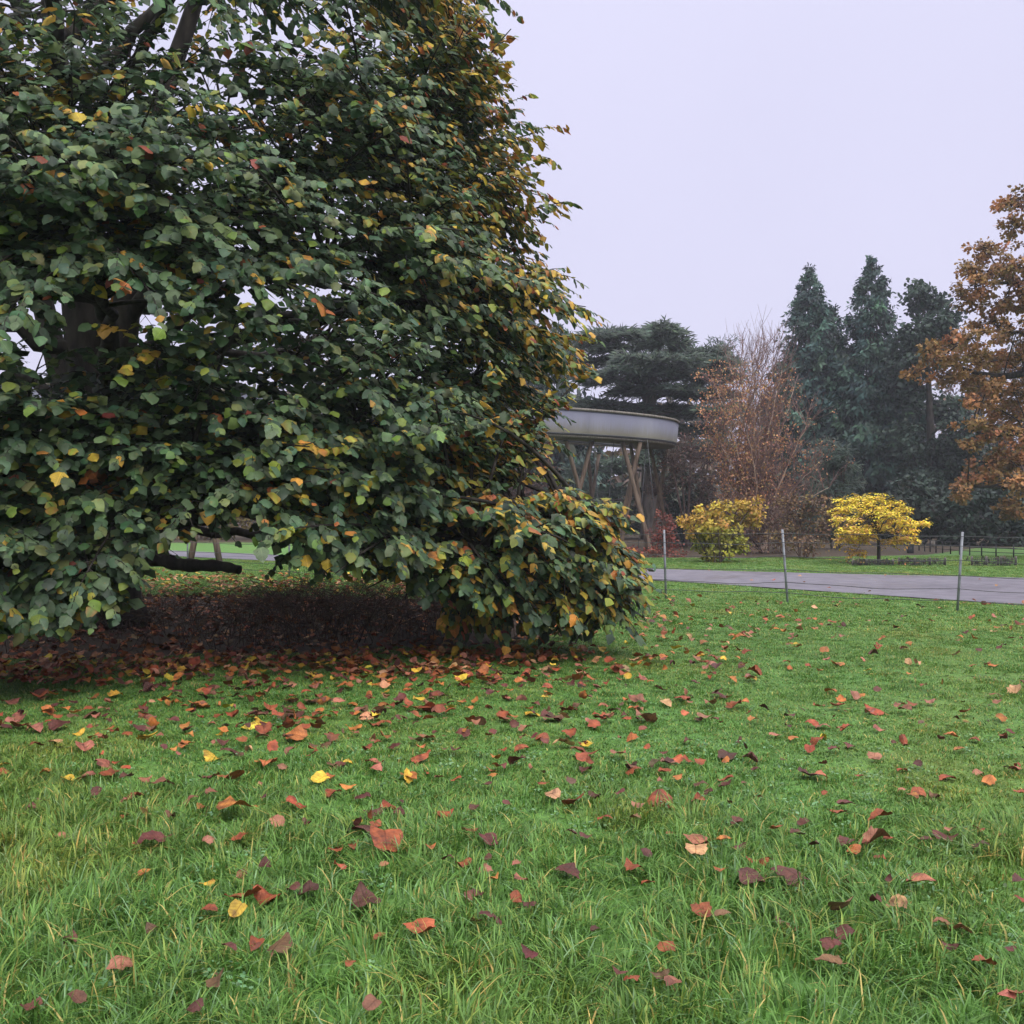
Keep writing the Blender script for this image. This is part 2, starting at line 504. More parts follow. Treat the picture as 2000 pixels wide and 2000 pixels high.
n = 130
def resample(P, n):
    s = np.concatenate([[0], np.cumsum(np.linalg.norm(np.diff(P, axis=0), axis=1))])
    q = np.linspace(0, s[-1], n)
    return np.stack([np.interp(q, s, P[:, k]) for k in range(P.shape[1])], -1)
rn, rf = resample(road_near, n), resample(road_far, n)
lanes = 7
V = np.concatenate([np.concatenate([rn + (rf - rn) * f, np.full((n, 1), .018 + .05 * f * (1 - f))], 1) for f in np.linspace(0, 1, lanes)])
T = []
for l in range(lanes - 1):
    i = np.arange(n - 1) + l * n
    T += [np.stack([i, i + 1, i + n + 1], -1), np.stack([i, i + n + 1, i + n], -1)]
T = np.concatenate(T)[:, ::-1]
link('road', Geo().add(V, T, A(.2, .2, .2)).mesh('road', M['asphalt'], True), kind='structure')
for edge, sgn in ((rn, -1), (rf, 1)):          # worn soil along the road's edges
    nv = np.gradient(edge, axis=0); nv = nrm(np.stack([nv[:, 1], -nv[:, 0]], -1)) * (-sgn)
    wob = .10 + .12 * vnoise(np.concatenate([edge, np.zeros((n, 1))], 1), 1.3, 5)
    V = np.concatenate([np.concatenate([edge - nv * .03, np.full((n, 1), .010)], 1), np.concatenate([edge + nv * wob[:, None], np.full((n, 1), .007)], 1)])
    i = np.arange(n - 1)
    T = np.concatenate([np.stack([i, i + 1, i + n + 1], -1), np.stack([i, i + n + 1, i + n], -1)])
    link('road_verge', Geo().add(V, T, A(.05, .04, .03)).mesh('road_verge', M['edge_soil']), kind='structure')

# ------------------------------------------------------------------ leaf shapes
def leaf_template(seed, lobes=.08, fold=.18, droop=.25, curl=0., stalk=.0, detail=5):
    """broad heart-shaped leaf: base at the origin, tip at +Y, upper side +Z"""
    r = np.random.default_rng(seed)
    ym = np.linspace(0, 1, detail)
    prof_y = A(-.06, .05, .25, .5, .72, .88, 1.0)
    prof_w = A(.16, .38, .50, .44, .28, .12, .0)
    V, W = [], []
    for y in ym:
        V.append((0, y, 0)); W.append(0.)
    sides = []
    ye = np.linspace(-.05, .95, detail + 1) if detail != 3 else A(-.07, .2, .55, .85)
    for s in (-1, 1):
        idx = []
        for k, y in enumerate(ye):
            w = np.interp(y, prof_y, prof_w) * (1 + r.uniform(-1, 1) * lobes + (lobes * .9 if k % 2 else -lobes * .9))
            idx.append(len(V)); V.append((s * w, y + r.uniform(-.03, .03), 0)); W.append(1.)
        sides.append(idx)
    V = np.array(V)
    T = []
    for s, idx in zip((-1, 1), sides):
        m = list(range(detail))
        for k in range(detail):
            a, b = idx[k], idx[k + 1]
            tri = (m[k], b, a) if s < 0 else (m[k], a, b)
            T.append(tri)
            if k + 1 < detail:
                tri = (m[k], m[k + 1], b) if s < 0 else (m[k], b, m[k + 1])
                T.append(tri)
    x, y = V[:, 0].copy(), V[:, 1].copy()
    z = -fold * np.abs(x) * r.uniform(.6, 1.4) - droop * y ** 2 * r.uniform(.5, 1.4) + r.uniform(-.05, .05, len(V)) * (np.abs(x) > .01)
    if curl:
        k = curl * r.uniform(.7, 1.3)
        ang = x * k * 2.2
        V[:, 0] = np.sin(ang) / (k * 2.2); z = z + (1 - np.cos(ang)) / (k * 2.2) * r.choice([1, 1, -1])
        z += .14 * np.sin(y * 5 + r.uniform(0, 6)) * r.uniform(.3, 1)
    V[:, 2] = z
    T = [tuple(t) for t in T]
    if stalk:
        b0 = len(V)
        V = np.concatenate([V, A([-.012, .02, 0], [.012, .02, 0], [.05 * r.uniform(-1, 1), -stalk * .5, .03], [.12 * r.uniform(-1, 1), -stalk, .06])])
        W += [0.] * 4
        T += [(b0, b0 + 2, b0 + 1), (b0 + 1, b0 + 2, b0 + 3)]
    V[:, 2] -= 0
    return V, np.array(T), np.array(W) * .75


LEAF = [leaf_template(s, lobes=.09, fold=.30, droop=.32, detail=3) for s in range(8)]
LEAF_NEAR = [leaf_template(s + 20, lobes=.10, fold=.30, droop=.34, detail=4) for s in range(8)]
LEAF_ONE = [leaf_template(s + 60, lobes=.09, fold=.28, droop=.36, detail=7) for s in range(8)]
LEAF_LOW = [leaf_template(s + 40, lobes=.08, fold=.25, detail=2) for s in range(4)]
DRY = [leaf_template(s + 80, lobes=.11, fold=.05, droop=.10, curl=c, stalk=.30, detail=7) for s, c in enumerate([.3, .6, .9, 1.2, .5, .8, 1.7, .4, 1.0, .7])]
DRY_LOW = [leaf_template(s + 120, lobes=.08, fold=.1, droop=.1, curl=c, detail=3) for s, c in enumerate([.4, .9, 1.3, .7])]
KITE = [(A([0, 0, 0], [-.22, .45, -.05], [0, 1, -.12], [.22, .45, -.05]), np.array([[0, 2, 1], [0, 3, 2]]), A(0, .5, 1, .5)),
        (A([0, 0, 0], [-.26, .35, .0], [.03, 1, -.2], [.20, .5, -.08]), np.array([[0, 2, 1], [0, 3, 2]]), A(0, .5, 1, .5))]
OVAL = [(A([0, 0, 0], [-.34, .4, -.08], [-.25, .8, -.06], [.05, 1, -.12], [.33, .62, -.05], [.3, .25, -.04]), np.array([[0, 2, 1], [0, 3, 2], [0, 4, 3], [0, 5, 4]]), A(0, .5, .5, .8, .5, .5)),
        (A([0, 0, 0], [-.30, .3, .05], [-.36, .7, -.04], [0, .95, -.14], [.28, .75, -.05], [.36, .3, -.02]), np.array([[0, 2, 1], [0, 3, 2], [0, 4, 3], [0, 5, 4]]), A(0, .5, .5, .8, .5, .5))]
NEEDLE = [(A([-.05, 0, 0], [.05, 0, 0], [0, 1, 0], [0, .5, .12]), np.array([[0, 1, 3], [0, 3, 2], [1, 2, 3]]), A(0, 0, 1, .5)),
          (A([-.07, 0, 0], [.04, 0, .02], [.03, 1, -.06], [0, .6, .1]), np.array([[0, 1, 3], [0, 3, 2], [1, 2, 3]]), A(0, 0, 1, .5))]


def unit(N):
    return nrm(RNG.normal(size=(N, 3)))


def palette(N, cols, weights=None, jitter=.18):
    cols = np.array(cols, float)
    w = np.ones(len(cols)) if weights is None else np.array(weights, float)
    c = cols[RNG.choice(len(cols), N, p=w / w.sum())]
    return np.clip(c * (1 + RNG.normal(size=(N, 1)) * jitter) * (1 + RNG.normal(size=(N, 3)) * jitter * .35), .004, .9)


# ------------------------------------------------------------------ the big tree
def build_big_tree():
    zk = A(0, .25, .8, 1.5, 1.85, 2.2, 2.7, 3.3, 4.5, 5.6, 7.0, 8.2, 10.0, 12.0, 13.2)
    rk = A(4.8, 5.0, 5.3, 5.5, 5.6, 5.75, 6.0, 6.45, 6.1, 5.85, 5.4, 4.95, 4.2, 2.6, .7)
    rk_front = A(5.6, 5.9, 6.3, 6.5, 6.5, 6.5, 6.5, 6.5, 6.4, 6.2, 5.7, 5.2, 4.3, 2.6, .7)

    def skirt(phi):            # 1 where boughs reach the ground, towards the lawn on the tree's right
        d = np.degrees(phi)
        return np.clip((d + 44) / 8, 0, 1) * np.clip((30 - d) / 12, 0, 1)

    def radius(phi, z):
        s = skirt(phi)
        return np.interp(z, zk, rk) * s + np.interp(z, zk, rk_front) * (1 - s)

    base = TREE
    root = thing('broadleaf_tree', 'huge spreading tree with dark green and yellowing heart-shaped leaves filling the left of the picture', 'tree', base)
    W = A(.03, .026, .022)
    # stems
    st = Geo()
    stem_a = cat([base + A(0, 0, -.1), base + A(-.15, .1, 1.6), base + A(-.45, .1, 4.5), base + A(-.75, 0, 8.0), base + A(-1.1, 0, 12.4)], 8)
    stem_b = cat([base + A(-.1, .1, 1.2), base + A(.1, .1, 3.4), base + A(.5, 0, 6.4), base + A(1.2, .1, 8.8), base + A(1.7, .2, 11.4)], 8)
    stem_c = cat([base + A(-.1, .1, 1.0), base + A(-.9, .7, 3.2), base + A(-2.0, 1.2, 7.0), base + A(-2.6, 1.6, 10.4)], 8)
    st.tube(stem_a, np.interp(np.linspace(0, 1, len(stem_a)), [0, .06, .2, 1], [.62, .46, .36, .05]), 12, W)
    link('trunk', st.mesh('trunk', M['bark_dark'], True, base), root)
    for s_, r_ in ((stem_b, .25), (stem_c, .24)):
        link('limb', Geo().tube(s_, np.linspace(r_, .05, len(s_)), 9, W).mesh('limb', M['bark_dark'], True, base), root)
    # the low bare limb with a sawn end seen under the canopy
    low = cat([base + A(-.1, -.1, 1.25), at(215, 1084, 13.4), at(300, 1090, 13.0), at(360, 1103, 12.8), at(425, 1105, 12.6), at(468, 1113, 12.5)], 6)
    link('limb', Geo().tube(low, np.linspace(.13, .055, len(low)) * (1 + .12 * np.sin(np.arange(len(low)) * 1.7)), 9, W).mesh('limb', M['bark_dark'], True, base), root, label='low bare limb with a sawn end')
    limbs = []
    for k in range(30):
        phi = k * 2.39996 + .4
        if k < 9:
            phi = math.radians([-78, -62, -48, -33, -20, -8, 5, -70, -40][k])
        z1 = (.9 + (k % 9) * .35) if k < 9 else .9 + (k - 9) * .46
        if k in (4, 5, 6):
            z1 += 1.5
        zs = max(.6, z1 * .82 - .2)
        ze = min(12.3, z1 + .3)
        R = radius(A(phi), A(ze))[0] * .74
        stem = stem_a if k % 3 else (stem_b if math.cos(phi) > 0 else stem_c)
        j = np.argmin(abs(stem[:, 2] - zs))
        p0 = stem[j]
        tip = base + A(math.cos(phi) * R, math.sin(phi) * R, ze)
        mid = (p0 + tip) / 2 + A(0, 0, .25 + .05 * R) + RNG.normal(size=3) * .25
        P = cat([p0, mid, tip], 7)
        P[1:-1] += RNG.normal(size=P[1:-1].shape) * .04
        limbs.append(P)
        link('limb', Geo().tube(P, np.linspace(.115, .03, len(P)), 7, W).mesh('limb', M['bark_dark'], True, base), root)
    # branches to the surface of the crown
    tg = []
    def targets(N, ph0, ph1, z0, z1):
        q = np.arange(N)[:, None] * A(.7548776662, .5698402910) + RNG.random(2) + RNG.normal(size=(N, 2)) * .012
        q = q % 1.0                                         # evenly spread over the crown
        ph = np.radians(ph0 + (ph1 - ph0) * q[:, 0]); z = z0 + (z1 - z0) * q[:, 1]
        return np.stack([ph, z], -1)
    tg.append(targets(560, -100, 14, .75, 9.4))
    tg.append(targets(150, -102, -45, .62, 2.4))          # low boughs in front of the trunk
    tg.append(targets(70, -100, -50, 2.4, 6.0))
    tg.append(targets(75, -30, 0, 2.4, 9.0))
    tg.append(targets(60, -92, -68, .3, 1.1))
    tg.append(targets(250, 12, 262, .9, 11.0))
    tg.append(targets(95, 20, 200, 2.2, 6.2))
    tg.append(targets(60, -180, 180, 9.4, 13.0))
    tg = np.concatenate(tg)
    tg = tg[(tg[:, 1] > np.where(tg[:, 0] < math.radians(-66), .42, .80) + RNG.uniform(-.2, .2, len(tg))) ]
    # holes where the sky and the wood behind show through
    lump = vnoise(np.stack([np.cos(tg[:, 0]) * 6, np.sin(tg[:, 0]) * 6, tg[:, 1]], -1), .55, 77) - .45
    R = radius(tg[:, 0], tg[:, 1]) * (RNG.uniform(.80, 1.0, len(tg)) + .20 * lump + (RNG.random(len(tg)) < .16) * RNG.uniform(.02, .09, len(tg)))
    tip = base + np.stack([np.cos(tg[:, 0]) * R, np.sin(tg[:, 0]) * R, tg[:, 1]], -1)
    u = 1000 + 2000 * tip[:, 0] / tip[:, 1]; v = 1000 - 2000 * (tip[:, 2] - CAM_H) / tip[:, 1]
    def floor_at(uu):
        return np.interp(uu, [-200, 0, 180, 240, 300, 440, 490, 560, 800, 850, 900], [1225, 1228, 1226, 1215, 1090, 1085, 1125, 1112, 1118, 1190, 1400])
    keep = v < floor_at(u) + 8
    for gu, gv, ga, gb in ((350, 150, 34, 40), (420, 1060, 110, 60)):
        keep &= ~((((u - gu) / ga) ** 2 + ((v - gv) / gb) ** 2 < 1) & (RNG.random(len(tip)) < .8))
    tip, tg, R = tip[keep], tg[keep], R[keep]
    # the separate low lobe resting towards the lawn on the right, carried by two long limbs
    LOBE, LR = A(.16, 11.0, .96), A(1.36, 1.2, .86)
    nlobe = 135
    dl = unit(nlobe) * (RNG.random((nlobe, 1)) ** .30)
    lt = LOBE + dl * LR * (.72 + .62 * vnoise(dl, 1.9, 88))[:, None]
    lt[:, 2] -= .22 * np.maximum(0, lt[:, 0] - .5)
    far = RNG.random(len(lt)) < .16
    lt[far] += (lt[far] - LOBE) * A(.28, .1, .0) + A(0, 0, .1)
    join = A(-.95, 11.7, 1.75) + RNG.normal(size=(46, 3)) * A(.75, .5, .42)     # boughs that tie the lobe to the crown
    lt = np.concatenate([lt, join])
    lt = lt[lt[:, 2] > .16]
    for e_, h_ in ((A(1.35, 10.7, .75), 1.25), (A(.9, 11.3, 1.45), 1.6), (A(-.3, 10.6, 1.1), 1.5)):
        P = cat([base + A(.2, -.2, 1.3), base + A(2.6, -1.5, h_), A(-.9, 11.6, h_ - .15), e_], 8)
        P[1:-1] += RNG.normal(size=P[1:-1].shape) * .03
        limbs.append(P)
        link('limb', Geo().tube(P, np.linspace(.07, .008, len(P)), 7, W).mesh('limb', M['bark_dark'], True, base), root)
    n_main = len(tip)
    tip = np.concatenate([tip, lt]); R = np.concatenate([R, np.full(len(lt), 2.2)])
    allp = np.concatenate(limbs); own = np.concatenate([np.arange(len(p)) / len(p) for p in limbs])
    br = Geo(); bp0, bp1, bp2 = [], [], []
    for k in range(len(tip)):
        d = np.linalg.norm((allp - tip[k]) * A(1, 1, 1.4), axis=1)
        want = R[k] * .42
        sc = np.abs(d - want) + .6 * np.maximum(0, allp[:, 2] - tip[k, 2] - .6) + .5 * np.maximum(0, .25 - own)
        p0 = allp[np.argmin(sc)]
        mid = (p0 + tip[k]) / 2 + A(0, 0, .12 + .10 * np.linalg.norm(tip[k] - p0)) + RNG.normal(size=3) * .12
        bp0.append(p0); bp1.append(mid); bp2.append(tip[k])
    bp0, bp1, bp2 = map(np.array, (bp0, bp1, bp2))
    br.beziers(bp0, bp1, bp2, .032, .006, 7, 5, W)
    # side twigs
    ln = np.linalg.norm(bp2 - bp0, axis=1)
    cnt = np.clip((ln * 6.2).astype(int), 10, 22)
    bi = np.repeat(np.arange(len(tip)), cnt)
    order = np.concatenate([np.arange(c) for c in cnt])
    s = 1 - (order / np.repeat(cnt, cnt)) * .66
    side = np.where(order % 2 == 0, 1., -1.)
    B = lambda s, k: (1 - s)[:, None] ** 2 * bp0[k] + 2 * (s * (1 - s))[:, None] * bp1[k] + (s * s)[:, None] * bp2[k]
    P = B(s, bi); tan = nrm(2 * (1 - s)[:, None] * (bp1[bi] - bp0[bi]) + 2 * s[:, None] * (bp2[bi] - bp1[bi]))
    lat = nrm(np.cross(tan, A(0, 0, 1.)))
    out = nrm((P - base) * A(1, 1, .0))
    tl = RNG.uniform(.40, .92, len(P)) * (1.12 - .45 * s)
    lobe_b = bi >= n_main
    tl = np.where(lobe_b, tl * .72, tl)
    last = order == 0
    dirn = nrm(tan * .75 + lat * (side * .75)[:, None] + A(0, 0, 1.) * RNG.uniform(-.15, .3, len(P))[:, None] + RNG.normal(size=P.shape) * .12)
    dirn[last] = tan[last]
    E = P + dirn * tl[:, None]
    Q = P + dirn * (tl * .5)[:, None] + A(0, 0, 1.) * (tl * .09)[:, None]
    E = E - A(0, 0, 1.) * (tl * RNG.uniform(.05, .3, len(P)))[:, None]
    ok = (E[:, 2] > .12)
    # nothing grows beyond the crown's outline by much
    rel = E - base; ph = np.arctan2(rel[:, 1], rel[:, 0]); rr = np.hypot(rel[:, 0], rel[:, 1])
    inlobe = ((((E - LOBE) / (LR * RNG.choice([1.0, 1.15, 1.45], (len(E), 1), p=[.5, .3, .2]))) ** 2).sum(1) < 1) & lobe_b
    inlobe |= lobe_b & (E[:, 0] < .1) & (E[:, 2] > .8)
    ok &= inlobe | (rr < radius(ph, np.maximum(rel[:, 2], .1)) * RNG.choice([1.05, 1.12, 1.22], len(rr), p=[.5, .3, .2]))
    ue = 1000 + 2000 * E[:, 0] / np.maximum(E[:, 1], .1); ve = 1000 - 2000 * (E[:, 2] - CAM_H) / np.maximum(E[:, 1], .1)
    ok &= (ve < floor_at(ue) + 22) | (RNG.random(len(ue)) < .04)
    P, Q, E, out, lat, side, bi, tl, dirn = (x[ok] for x in (P, Q, E, out, lat, side, bi, tl, dirn))
    br.beziers(P, Q, E, .0065, .0022, 2, 3, W)
    o = link('branches', br.mesh('branches', M['bark_dark'], False, base), root); o['kind'] = 'stuff'
    # leaves in two rows along every twig
    vis = lambda X: (X[:, 1] * .08 < 99)
    nl = np.clip((tl / .048).astype(int), 7, 18)
    ti = np.repeat(np.arange(len(P)), nl)
    k = np.concatenate([np.arange(c) for c in nl])
    sl = 1 - k / np.repeat(nl, nl) * .92
    LB = (1 - sl)[:, None] ** 2 * P[ti] + 2 * (sl * (1 - sl))[:, None] * Q[ti] + (sl ** 2)[:, None] * E[ti]
    tw = nrm(E[ti] - P[ti])
    sd = np.where(k % 2 == 0, 1., -1.) * RNG.uniform(.5, 1.1, len(k))
    latl = nrm(np.cross(tw, A(0, 0, 1.)))
    o_ = out[ti]
    t = tw * .55 + latl * sd[:, None] * .8 + o_ * .35 - A(0, 0, 1.) * RNG.uniform(.15, .85, len(k))[:, None] + RNG.normal(size=tw.shape) * .22
    nn = A(0, 0, 1.) * .95 + o_ * .55 + RNG.normal(size=tw.shape) * .30
    rel = LB - base
    ph = np.arctan2(rel[:, 1], rel[:, 0])
    front = (ph > math.radians(-112)) & (ph < math.radians(22)) & (rel[:, 2] < 9.6)
    keep = front | (RNG.random(len(k)) < .50)
    keep &= LB[:, 2] > .1
    # the underside: boughs lift clear of the ground between the left end and the skirt, with an opening over the low limb
    uu = 1000 + 2000 * LB[:, 0] / np.maximum(LB[:, 1], .1); vv = 1000 - 2000 * (LB[:, 2] - CAM_H) / np.maximum(LB[:, 1], .1)
    floor_v = floor_at(uu)
    droop_ = (vnoise(LB, 2.2, 61) - .45) * 90
    keep &= vv < floor_v + np.where((uu > 240) & (uu < 480), droop_ * .35, droop_)
    keep &= ~((((uu - 395) / 120) ** 2 + ((vv - 1090) / 32) ** 2 < 1) & (RNG.random(len(uu)) < .93))
    keep &= ~((((uu - 390) / 90) ** 2 + ((vv - 1010) / 60) ** 2 < 1) & (RNG.random(len(uu)) < .5))
    size = (.062 + .078 * RNG.random(len(k)) ** 1.25) * np.where(front, 1, 1.12) * np.where(k == 0, .8, 1)
    # colour: whole twigs turn together, most of all at the outer right and on the skirt
    deg = np.degrees(ph)
    edge = np.clip((deg + 42) / 26, 0, 1) * front
    topc = np.clip((rel[:, 2] - 6.0) / 3, 0, 1)
    low_s = ((((LB - LOBE) / (LR * 1.3)) ** 2).sum(1) < 1) * 1.
    outer = np.hypot(rel[:, 0], rel[:, 1]) / radius(ph, np.maximum(rel[:, 2], .1))
    patch = vnoise(LB, .9, 11)
    pt = .06 + .22 * edge * (outer > .80) + .48 * edge * (outer > .95) + .34 * topc * (outer > .85) + .15 * low_s + .25 * np.clip((patch - .62) / .2, 0, 1) * .6
    twr = RNG.random(len(P))[ti]; lr = RNG.random(len(k))
    turn = (twr < pt * .75) & (lr < .62) | (lr < pt * .42)
    kind = RNG.random(len(P))[ti] * .6 + RNG.random(len(k)) * .4
    col = palette(len(k), [(.044, .078, .042), (.066, .112, .057), (.094, .146, .068), (.140, .185, .062)], [2.4, 4, 3, 1.7], .24)
    yg = palette(len(k), [(.22, .27, .04), (.31, .31, .045), (.15, .22, .04)])
    ye = palette(len(k), [(.52, .35, .045), (.58, .42, .06), (.48, .28, .05)])
    og = palette(len(k), [(.54, .24, .05), (.48, .18, .05), (.36, .10, .04)])
    rust = palette(len(k), [(.26, .07, .035), (.20, .05, .035), (.33, .10, .04)])
    col = np.where((turn & (kind < .46))[:, None], yg, col)
    col = np.where((turn & (kind >= .46) & (kind < .74))[:, None], ye, col)
    col = np.where((turn & (kind >= .74))[:, None], og, col)
    col = np.where((lr > .9925)[:, None], rust, col)
    tipy = (k == 0) & (lr < .35) & ~turn
    col = np.where(tipy[:, None], palette(len(k), [(.13, .20, .035), (.18, .23, .04)]), col)
    # the bright yellow spray near the left edge and the bronze tuft below it
    def tint(gu, gv, ga, gb, cols, frac):
        nonlocal col
        uu = 1000 + 2000 * LB[:, 0] / np.maximum(LB[:, 1], .1); vv = 1000 - 2000 * (LB[:, 2] - CAM_H) / np.maximum(LB[:, 1], .1)
        m = (((uu - gu) / ga) ** 2 + ((vv - gv) / gb) ** 2 < 1) & (LB[:, 1] < 9.4) & (RNG.random(len(k)) < frac)
        col = np.where(m[:, None], palette(len(k), cols), col)
    tint(210, 635, 75, 34, [(.50, .33, .04), (.44, .24, .04), (.34, .30, .05)], .85)
    tint(188, 935, 26, 20, [(.40, .13, .04)], .8)
    rim = np.where(turn[:, None], palette(len(k), [(.30, .13, .04), (.36, .2, .04)]), col * .92)
    rim = np.where((lr > .5)[:, None], col, rim)
    LB, t, nn, size, col, rim, front = (x[keep] for x in (LB, t, nn, size, col, rim, front))
    # the leaves that show largest become parts of their own
    tn = nrm(t); n2 = nn - (nn * tn).sum(-1, keepdims=True) * tn; n2 = nrm(n2)
    C = LB + tn * (size * .5)[:, None]
    view = nrm(C - A(0, 0, CAM_H))
    dist = C[:, 1]
    u = 1000 + 2000 * C[:, 0] / dist; v = 1000 - 2000 * (C[:, 2] - CAM_H) / dist
    rr = np.hypot(C[:, 0] - base[0], C[:, 1] - base[1]) / radius(np.arctan2(C[:, 1] - base[1], C[:, 0] - base[0]), np.maximum(C[:, 2], .1))
    lobe_out = (((C - LOBE) / LR) ** 2).sum(1)
    score = np.abs((n2 * view).sum(-1)) * size ** 2 / dist ** 2 * ((rr > .98) | ((lobe_out > .9) & (lobe_out < 1.7) & (C[:, 1] < 11))) * (u > 10) * (u < 1990) * (v > 10)
    bright = np.clip(col.max(1) / .2, 1, 1.8)
    best = np.argsort(-score * bright)[:300]
    single = np.zeros(len(LB), bool); single[best] = True
    lf = Geo()
    front = front & (rr > .93) & (v > -40) | (np.abs(lobe_out - 1) < .5)
    f = front & ~single
    close = f & (C[:, 1] < 9.6)
    lf.leaves(LEAF_NEAR, LB[close], t[close], nn[close], size[close], col[close], rim[close])
    f = f & ~close
    lf.leaves(LEAF, LB[f], t[f], nn[f], size[f], col[f], rim[f])
    f = ~front & ~single
    lf.leaves(LEAF_LOW, LB[f], t[f], nn[f], size[f], col[f], rim[f])
    o = link('foliage', lf.mesh('foliage', M['tree_leaf'], True, base), root); o['kind'] = 'stuff'
    meshes = []
    for V_, T_, W_ in LEAF_ONE:
        meshes.append(Geo().add(V_, T_, A(.1, .1, .1)).mesh('leaf', M['tree_leaf_single'], True))
    from mathutils import Matrix
    for q, j in enumerate(best):
        b = np.cross(tn[j], n2[j])
        o = link('leaf', meshes[q % len(meshes)], root)
        p = LB[j] - base; s_ = size[j]
        o.matrix_local = Matrix(((b[0] * s_, tn[j][0] * s_, n2[j][0] * s_, p[0]), (b[1] * s_, tn[j][1] * s_, n2[j][1] * s_, p[1]), (b[2] * s_, tn[j][2] * s_, n2[j][2] * s_, p[2]), (0, 0, 0, 1)))
        o.color = (*col[j], 1)
    print('big tree leaves', len(LB), 'tris', sum(len(x) for x in lf.T))


build_big_tree()

# ------------------------------------------------------------------ trees and shrubs behind
def broadleaf(name, label, category, base, blobs, cols, weights=None, leaf=.2, dens=1.0, clump=.5, sub=10, per=40, tpl=OVAL, trunk=None, twig=(.06, .045, .04),
              bark='bark_grey', up=.5, mat='far_leaf', group=None, twig_n=4, twig_r=.02, spread=1.0, crown='crown'):
    """trunk: list of (polyline world points, r0, r1). blobs: list of (centre, (rx, ry, rz)) in world metres"""
    base = np.asarray(base, float)
    root = thing(name, label, category, base, group)
    g, tw = Geo(), Geo()
    P0s = []
    if trunk:
        tg = Geo()
        for P, r0, r1 in trunk:
            P = cat(P, 6); tg.tube(P, np.linspace(r0, r1, len(P)), 7, A(.1, .1, .1)); P0s.append(P)
        link('trunk', tg.mesh('trunk', M[bark], True, base), root)
        allp = np.concatenate(P0s)
    else:
        allp = base[None] + RNG.normal(size=(12, 3)) * A(.15, .15, .02)
    cols0, weights0 = cols, weights
    for blob in blobs:
        c, r = np.asarray(blob[0], float), np.asarray(blob[1], float)
        cols, weights = (blob[2], None) if len(blob) > 2 else (cols0, weights0)
        ns = max(3, int(sub * (r[0] * r[2]) ** .75 * dens))
        d = unit(ns) * (RNG.random((ns, 1)) ** .35)
        sc = c + d * r
        j = np.argmin(np.linalg.norm(allp - c, axis=1) + np.maximum(0, allp[:, 2] - c[2]) * 1.5)
        p0 = allp[j]
        mid = (p0 + c) / 2 + A(0, 0, .08 * np.linalg.norm(c - p0))
        rr = max(twig_r * 1.6, .018 * np.linalg.norm(c - p0))
        tw.beziers([p0], [mid], [c], rr, rr * .5, 6, 5, A(*twig))
        tw.beziers(np.repeat(c[None], ns, 0) + RNG.normal(size=(ns, 3)) * r * .15, (c + sc) / 2 + RNG.normal(size=(ns, 3)) * .15 * r.mean(), sc, rr * .45, twig_r * .4, 3, 3, A(*twig))
        if twig_n:
            kk = np.repeat(np.arange(ns), twig_n)
            e2 = sc[kk] + unit(len(kk)) * clump * 1.2 * A(1, 1, .7) + A(0, 0, clump * .2)
            tw.beziers(sc[kk] - (sc[kk] - c) * .25, (sc[kk] + e2) / 2 + A(0, 0, .04), e2, twig_r * .6, twig_r * .25, 2, 3, A(*twig))
        if per:
            idx = np.repeat(np.arange(ns), per)
            off = unit(len(idx)) * (RNG.random((len(idx), 1)) ** .5) * clump * A(1.15, 1.15, .75) * spread
            p = sc[idx] + off
            outw = nrm(p - c + A(0, 0, .3 * r[2]))
            t = outw * .6 + unit(len(idx)) * .8 - A(0, 0, .25)
            n = A(0, 0, up) + outw * .5 + unit(len(idx)) * .6
            shade = palette(ns, cols, weights, .16)[idx]
            colr = shade * .7 + .3 * palette(len(idx), cols, weights, .2)
            g.leaves(tpl, p, t, n, RNG.uniform(.7, 1.3, len(idx)) * leaf, colr)
    link('branches', tw.mesh('branches', M['stem'], False, base), root)
    if g.n:
        o = link(crown, g.mesh(crown, M[mat], False, base), root)
    return root


